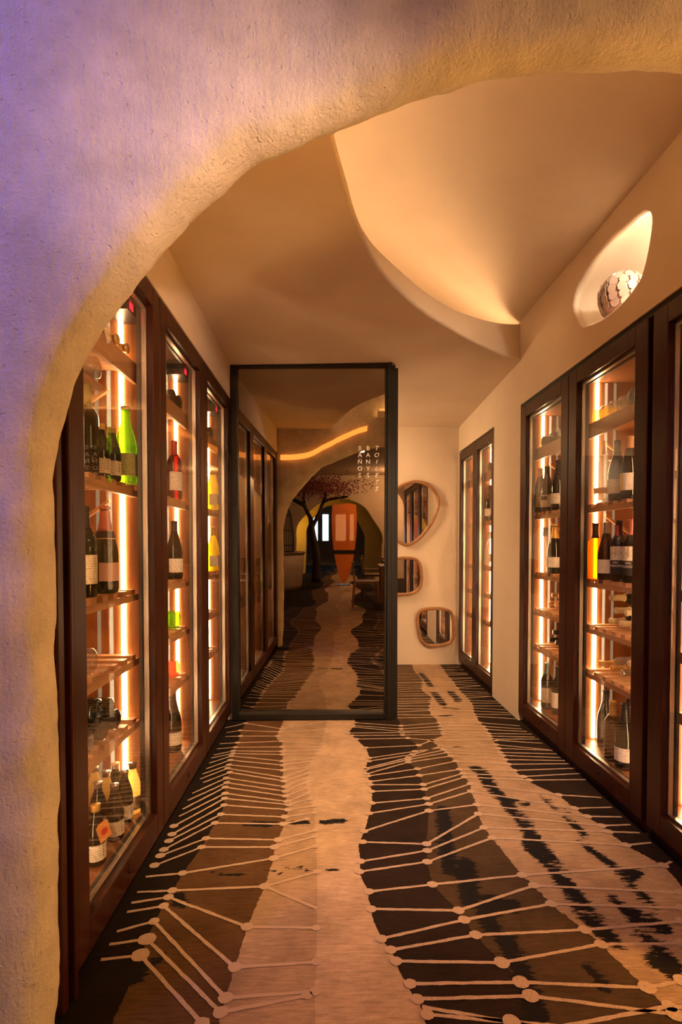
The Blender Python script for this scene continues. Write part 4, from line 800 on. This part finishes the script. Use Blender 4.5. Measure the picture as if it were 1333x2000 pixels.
for cab, X, Y, z, tier, kind, g, cap, end, text in LYING:
    left = cab[0] == 'D'; R = RADS[kind]
    t = bottle(cab, kind, g, cap, None, text, 'bottles lying in the wine cabinets')
    front = (XL - abs(X - XL) - .0) if left else X
    zz = z + R + .001 + tier * R * 1.6 + (.012 if z > 1.8 else 0)
    front = (XL - .105) if left else (XR + .105)
    if end == 'neck': front = X
    s = -1 if left else 1
    if end == 'base': t.location = (front, Y, zz); t.rotation_euler = (0, s * PI / 2, 0)
    else: t.location = (front + s * PROF[kind][-1][1], Y, zz); t.rotation_euler = (0, -s * PI / 2, 0)
# hang tag on the front sake bottle, and a white plate standing for a label's reflection
tg = MB().add([(0, -.022, -.035), (0, .022, -.035), (0, .022, .03), (0, .012, .037), (0, -.012, .037), (0, -.022, .03)], [(0, 1, 2, 3, 4, 5)])
me = tg.mesh('hang_tag', M['orange_paper'], fix=False)
o = obj('hang_tag', me, TAGGED); o.location = (.034, .012, .115); o.rotation_euler = (.35, .12, .2); o['label'] = 'orange paper hang tag'; sd = o.modifiers.new('thick', 'SOLIDIFY'); sd.thickness = .0012
c = MB().add([(.0012 * math.cos(0), .012 * math.cos(i * PI / 6), .012 * math.sin(i * PI / 6)) for i in range(12)], [tuple(range(12))]); o2 = obj('emblem', c.mesh('emblem', M['red_ink'], fix=False), o)
cd = MB().box((-.001, -.023, -.042), (.001, .023, 0)); o = obj('label_reflection', cd, None, M['white_paper']); o.location = (XL - .105, 1.90, Z2 - .046); o.rotation_euler = (.0, 0, .35); bevel(o, .0008)
tag(o, 'small white plate standing for a label reflection above the rosy-foiled champagne', 'reflection')
# ---------------------------------------------------------------- glass lamp of overlapping scales in the niche
t = thing('scale_lamp', 'dome of overlapping clear glass scales standing in the egg-shaped niche', 'lamp', (XR + .13, 2.62, 2.335))
M['scale'] = mat('scale_glass', (0.42, 0.30, 0.26), 0.12, spec=0.9); M['scale_core'] = mat('scale_core', (0.25, 0.13, 0.1), 0.3)
dome = MB().lathe([(.085, 0), (.098, .04), (.102, .08), (.095, .12), (.075, .155), (.045, .178), (0, .186)], 24); obj('shade', dome, t, M['scale_core'])
sc = MB()
for i, (u, v) in enumerate([(0, -.02), (.016, -.012), (.02, .006), (.012, .02), (0, .026), (-.012, .02), (-.02, .006), (-.016, -.012)]): sc.v.append((u, v, .0015))
sc.f.append(tuple(range(8))); sc.m.append(0); sc.sm.append(False)
sme = sc.mesh('glass_scale', M['scale'], fix=False)
for ri, (r, z, tilt) in enumerate([(.094, .022, -.1), (.104, .052, 0), (.107, .085, .15), (.1, .117, .4), (.082, .148, .8), (.052, .175, 1.15)]):
    k = max(6, int(2 * PI * r / .044))
    for j in range(k):
        a = 2 * PI * (j + .5 * (ri % 2)) / k
        so = obj('glass_scale', sme, t); so.location = (r * math.cos(a), r * math.sin(a), z); so.rotation_euler = (Matrix.Rotation(a, 3, 'Z') @ Matrix.Rotation(PI / 2 - tilt + .22, 3, 'Y') @ Matrix.Rotation(PI / 2, 3, 'Z')).to_euler()
        sd = so.modifiers.new('thick', 'SOLIDIFY'); sd.thickness = .003
# ---------------------------------------------------------------- dining room behind the camera, seen in the smoked mirror
M['dine_wall'] = plaster('dining_plaster', (0.5, 0.38, 0.27), 0.1, 2.0, 0.3, 0.006)
M['bark'] = mat('dark_bark', (0.03, 0.018, 0.012), 0.8); M['blossom'] = mat('pink_blossom', (0.5, 0.2, 0.18), 0.8)
M['daylight'] = emit('window_daylight', (0.55, 0.75, 1.0), 6.0)
M['daylight'].node_tree.nodes  # lit windows give light
M['table_wood'] = wood('table_wood', (0.09, 0.04, 0.018), (0.2, 0.1, 0.05), 0.4); M['cloth'] = mat('napkin', (0.7, 0.6, 0.48), 0.8)
struct('ceiling', MB().box((-4.5, -16.2, 3.1), (4.5, 1.02, 3.2)), M['dine_wall'])
struct('wall_left', MB().box((-4.6, -16.2, 0), (-4.5, 1.1, 3.1)), M['dine_wall']); struct('wall_right', MB().box((4.5, -16.2, 0), (4.6, 1.1, 3.1)), M['dine_wall'])
struct('wall_back', MB().box((-4.5, -16.3, 0), (4.5, -16.2, 3.1)), M['dine_wall'])
def arch_wall(y, th, cx, hw, hz, m, name='wall_front'):
    bm = bmesh.new(); out = [(-4.5, 0), (-4.5, 3.1), (4.5, 3.1), (4.5, 0)]
    cur = [(cx + hw * math.cos(PI * i / 24) * (1 + .04 * math.sin(i)), max(0, .95 + (hz - .95) * math.sin(PI * i / 24))) for i in range(25)]
    pts = out + [(cx + hw, 0)] + cur + [(cx - hw, 0)]
    vs = [bm.verts.new((a, y, b)) for a, b in pts]; f = bm.faces.new(vs); r = bmesh.ops.extrude_face_region(bm, geom=[f])
    for v in r['geom']:
        if isinstance(v, bmesh.types.BMVert): v.co.y -= th
    bmesh.ops.recalc_face_normals(bm, faces=bm.faces); me = bpy.data.meshes.new(name); bm.to_mesh(me); bm.free(); me.materials.append(m)
    o = obj(name, me); o['kind'] = 'structure'; return o
arch_wall(-9.0, 0.4, -0.22, 1.35, 2.42, M['dine_wall']); arch_wall(-10.6, 0.3, -0.35, 1.0, 2.3, M['dine_wall'])
for i, (x0, x1) in enumerate([(-1.5, -1.25), (-1.04, -0.78), (-0.47, -0.02), (0.15, 0.33)]):
    wn = MB().box((x0, -16.19, 1.05), (x1, -16.16, 2.2)); o = struct('window_%d' % (i + 1), wn, M['daylight'])
    fr = rect_frame(x0 - .03, x1 + .03, 1.02, 2.23, .03, -16.2, -16.12); obj('window_frame', fr, o, M['bark'])
# curved plaster counter with a wicker cloche on it
t = thing('counter', 'curved plaster counter in the dining room, reflected at the left of the smoked mirror', 'counter', (-1.75, -5.5, 0))
obj('body', MB().lathe([(.70, 0), (.74, .1), (.78, .5), (.80, .84)], 32), t, M['dine_wall']); obj('worktop', MB().lathe([(.82, .84), (.83, .86), (.82, .885), (0, .885)], 32), t, M['table_wood'])
t = thing('cloche', 'tall dark ribbed cloche on the curved counter, reflected in the smoked mirror', 'cloche', (-1.42, -5.2, .886))
ring_p = [(.24, 0), (.25, .15), (.235, .5), (.19, .85), (.1, 1.1), (.02, 1.2)]
for k in range(14):
    a = 2 * PI * k / 14; obj('rib', MB().tube([(r * math.cos(a), r * math.sin(a), z) for r, z in ring_p], .008, 5), t, M['bark'])
for r, z in ring_p[:5]: obj('hoop', MB().tube([(r * math.cos(2*PI*k/20), r * math.sin(2*PI*k/20), z + .008) for k in range(20)], .008, 5, closed=True), t, M['bark'])
# blossom tree
t = thing('blossom_tree', 'indoor tree with dark twisted trunk and pink blossom, reflected in the smoked mirror', 'tree', (-0.8, -7.5, 0))
rt = random.Random(5)
br = [[(0, 0, 0), (0.02, 0, .7), (-.08, 0, 1.3), (-.14, 0, 1.75)], [(-.14, 0, 1.75), (-.3, .1, 2.1), (-.32, .1, 2.45)], [(-.1, 0, 1.5), (.1, 0, 1.9), (.22, -.1, 2.2), (.5, -.1, 2.3), (.9, 0, 2.35)], [(.22, -.1, 2.2), (.3, 0, 2.5)], [(-.3, .1, 2.1), (-.8, .1, 2.35), (-1.2, 0, 2.45)]]
for i, b in enumerate(br):
    k = len(smooth_path(b, 4)); r0 = .13 if i == 0 else .06
    obj('trunk' if i == 0 else 'branch', MB().tube(smooth_path(b, 4), [r0 * (1 - .55 * q / k) for q in range(k)], 8), t, M['bark'])
fl = MB()
for i in range(2600):
    b = br[rt.choice([1, 2, 2, 3, 4, 4])][-1]; c = Vector((rt.gauss(-.1, .62), rt.gauss(0, .35), 2.62 + rt.gauss(0, .14)))
    d1 = Vector((rt.gauss(0, 1), rt.gauss(0, 1), rt.gauss(0, 1))).normalized() * .03; d2 = d1.orthogonal().normalized() * .025
    fl.add([c - d1, c + d2, c + d1, c - d2], [(0, 1, 2, 3)])
o = obj('blossom', fl.mesh('blossom', M['blossom'], fix=False), t); o['kind'] = 'stuff'
# amber leaf-shaped panel
t = thing('amber_panel', 'translucent orange leaf-shaped panel standing in the dining room, reflected in the smoked mirror', 'panel', (0, -6.4, 0))
M['amber_panel'] = thin_glass('amber_acrylic', (1.0, 0.6, 0.32), 1.4, body=(1.0, 0.5, 0.2), body_fac=0.6)
prof = [(0.0, .02), (.12, .2), (.2, .5), (.27, .9), (.31, 1.3), (.325, 1.7), (.30, 2.06)]
pts = [(x, z) for x, z in prof] + [(0.1, 2.1), (-.3, 2.05)] + [(-x, z) for x, z in prof[::-1][1:-1]]
m = MB(); k = len(pts); v = [(x, 0, z) for x, z in pts] + [(x, .012, z) for x, z in pts]
m.add(v, [tuple(range(k)), tuple(range(2 * k - 1, k - 1, -1))] + [(i, (i + 1) % k, k + (i + 1) % k, k + i) for i in range(k)]); obj('panel', m, t, M['amber_panel'])
obj('band', MB().box((-.29, -.004, .80), (.285, .016, .90)), t, M['black']); obj('foot', MB().box((-.15, -.12, 0), (.15, .12, .02)), t, M['black'])
lamp('amber_panel_fill', 'POINT', (1.6, -7.6, 2.9), 170, (1.0, 0.6, 0.3), 0.05)  # unseen fill light added to make the orange panel glow
# tables, chairs and glassware
def table(x, y, w_, d_, lab):
    t = thing('dining_table', lab, 'table', (x, y, 0), group='dining tables in the mirror'); obj('tabletop', MB().box((-w_/2, -d_/2, .72), (w_/2, d_/2, .75)), t, M['table_wood'])
    for sx in (-1, 1):
        for sy in (-1, 1): obj('leg', MB().box((sx * (w_/2 - .06) - .025, sy * (d_/2 - .06) - .025, 0), (sx * (w_/2 - .06) + .025, sy * (d_/2 - .06) + .025, .72)), t, M['table_wood'])
    return t
gl = MB().lathe([(.0, 0), (.033, .001), (.033, .004), (.004, .008), (.004, .085), (.02, .1), (.036, .125), (.038, .155), (.031, .2)], 14).mesh('bowl', thin_glass('goblet_glass', (0.95, 0.93, 0.9), 1.5))
def goblet(x, y, z, lab):
    o = obj('wine_glass', gl); o.location = (x, y, z); tag(o, lab, 'glass', 'wine glasses on the dining tables')
def chair(x, y, rz, lab):
    t = thing('dining_chair', lab, 'chair', (x, y, 0), (0, 0, rz), 'dining chairs in the mirror')
    obj('seat', MB().box((-.22, -.22, .43), (.22, .22, .47)), t, M['table_wood'])
    for sx in (-1, 1):
        obj('leg', MB().tube([(sx * .2, -.2, .43), (sx * .22, -.23, 0)], [.022, .014], 8), t, M['mirror_wood']); obj('leg', MB().tube([(sx * .22, .24, 0), (sx * .2, .2, .45), (sx * .2, .24, .8)], [.014, .022, .016], 8), t, M['mirror_wood'])
    obj('backrest', MB().box((-.22, .215, .62), (.22, .245, .8)), t, M['table_wood'])
tabs = [(1.05, -2.2, .8, .8, 'near'), (1.25, -3.9, .8, .8, 'second'), (1.3, -5.6, .8, .8, 'third'), (-2.2, -7.9, .9, .8, 'left-hand')]
for x, y, a, b_, nm in tabs:
    table(x, y, a, b_, nm + ' dining table laid with wine glasses, reflected in the smoked mirror')
    for k, (dx, dy) in enumerate([(-.25, -.2), (.2, -.25), (-.2, .22), (.25, .2), (0, -.05)]): goblet(x + dx, y + dy, .751, 'clear wine glass, ' + ('first', 'second', 'third', 'fourth', 'middle')[k] + ' on the ' + nm + ' dining table')
    nk = MB().box((x - .13, y - .06, .751), (x + .02, y + .03, .765)); o = obj('napkin', nk, None, M['cloth']); bevel(o, .004); tag(o, 'folded napkin on the ' + nm + ' dining table', 'napkin')
    chair(x - .62, y, PI / 2, nm + ' table chair with its back to the aisle')
    chair(x, y + .62, 0, nm + ' table chair facing away from the passage')
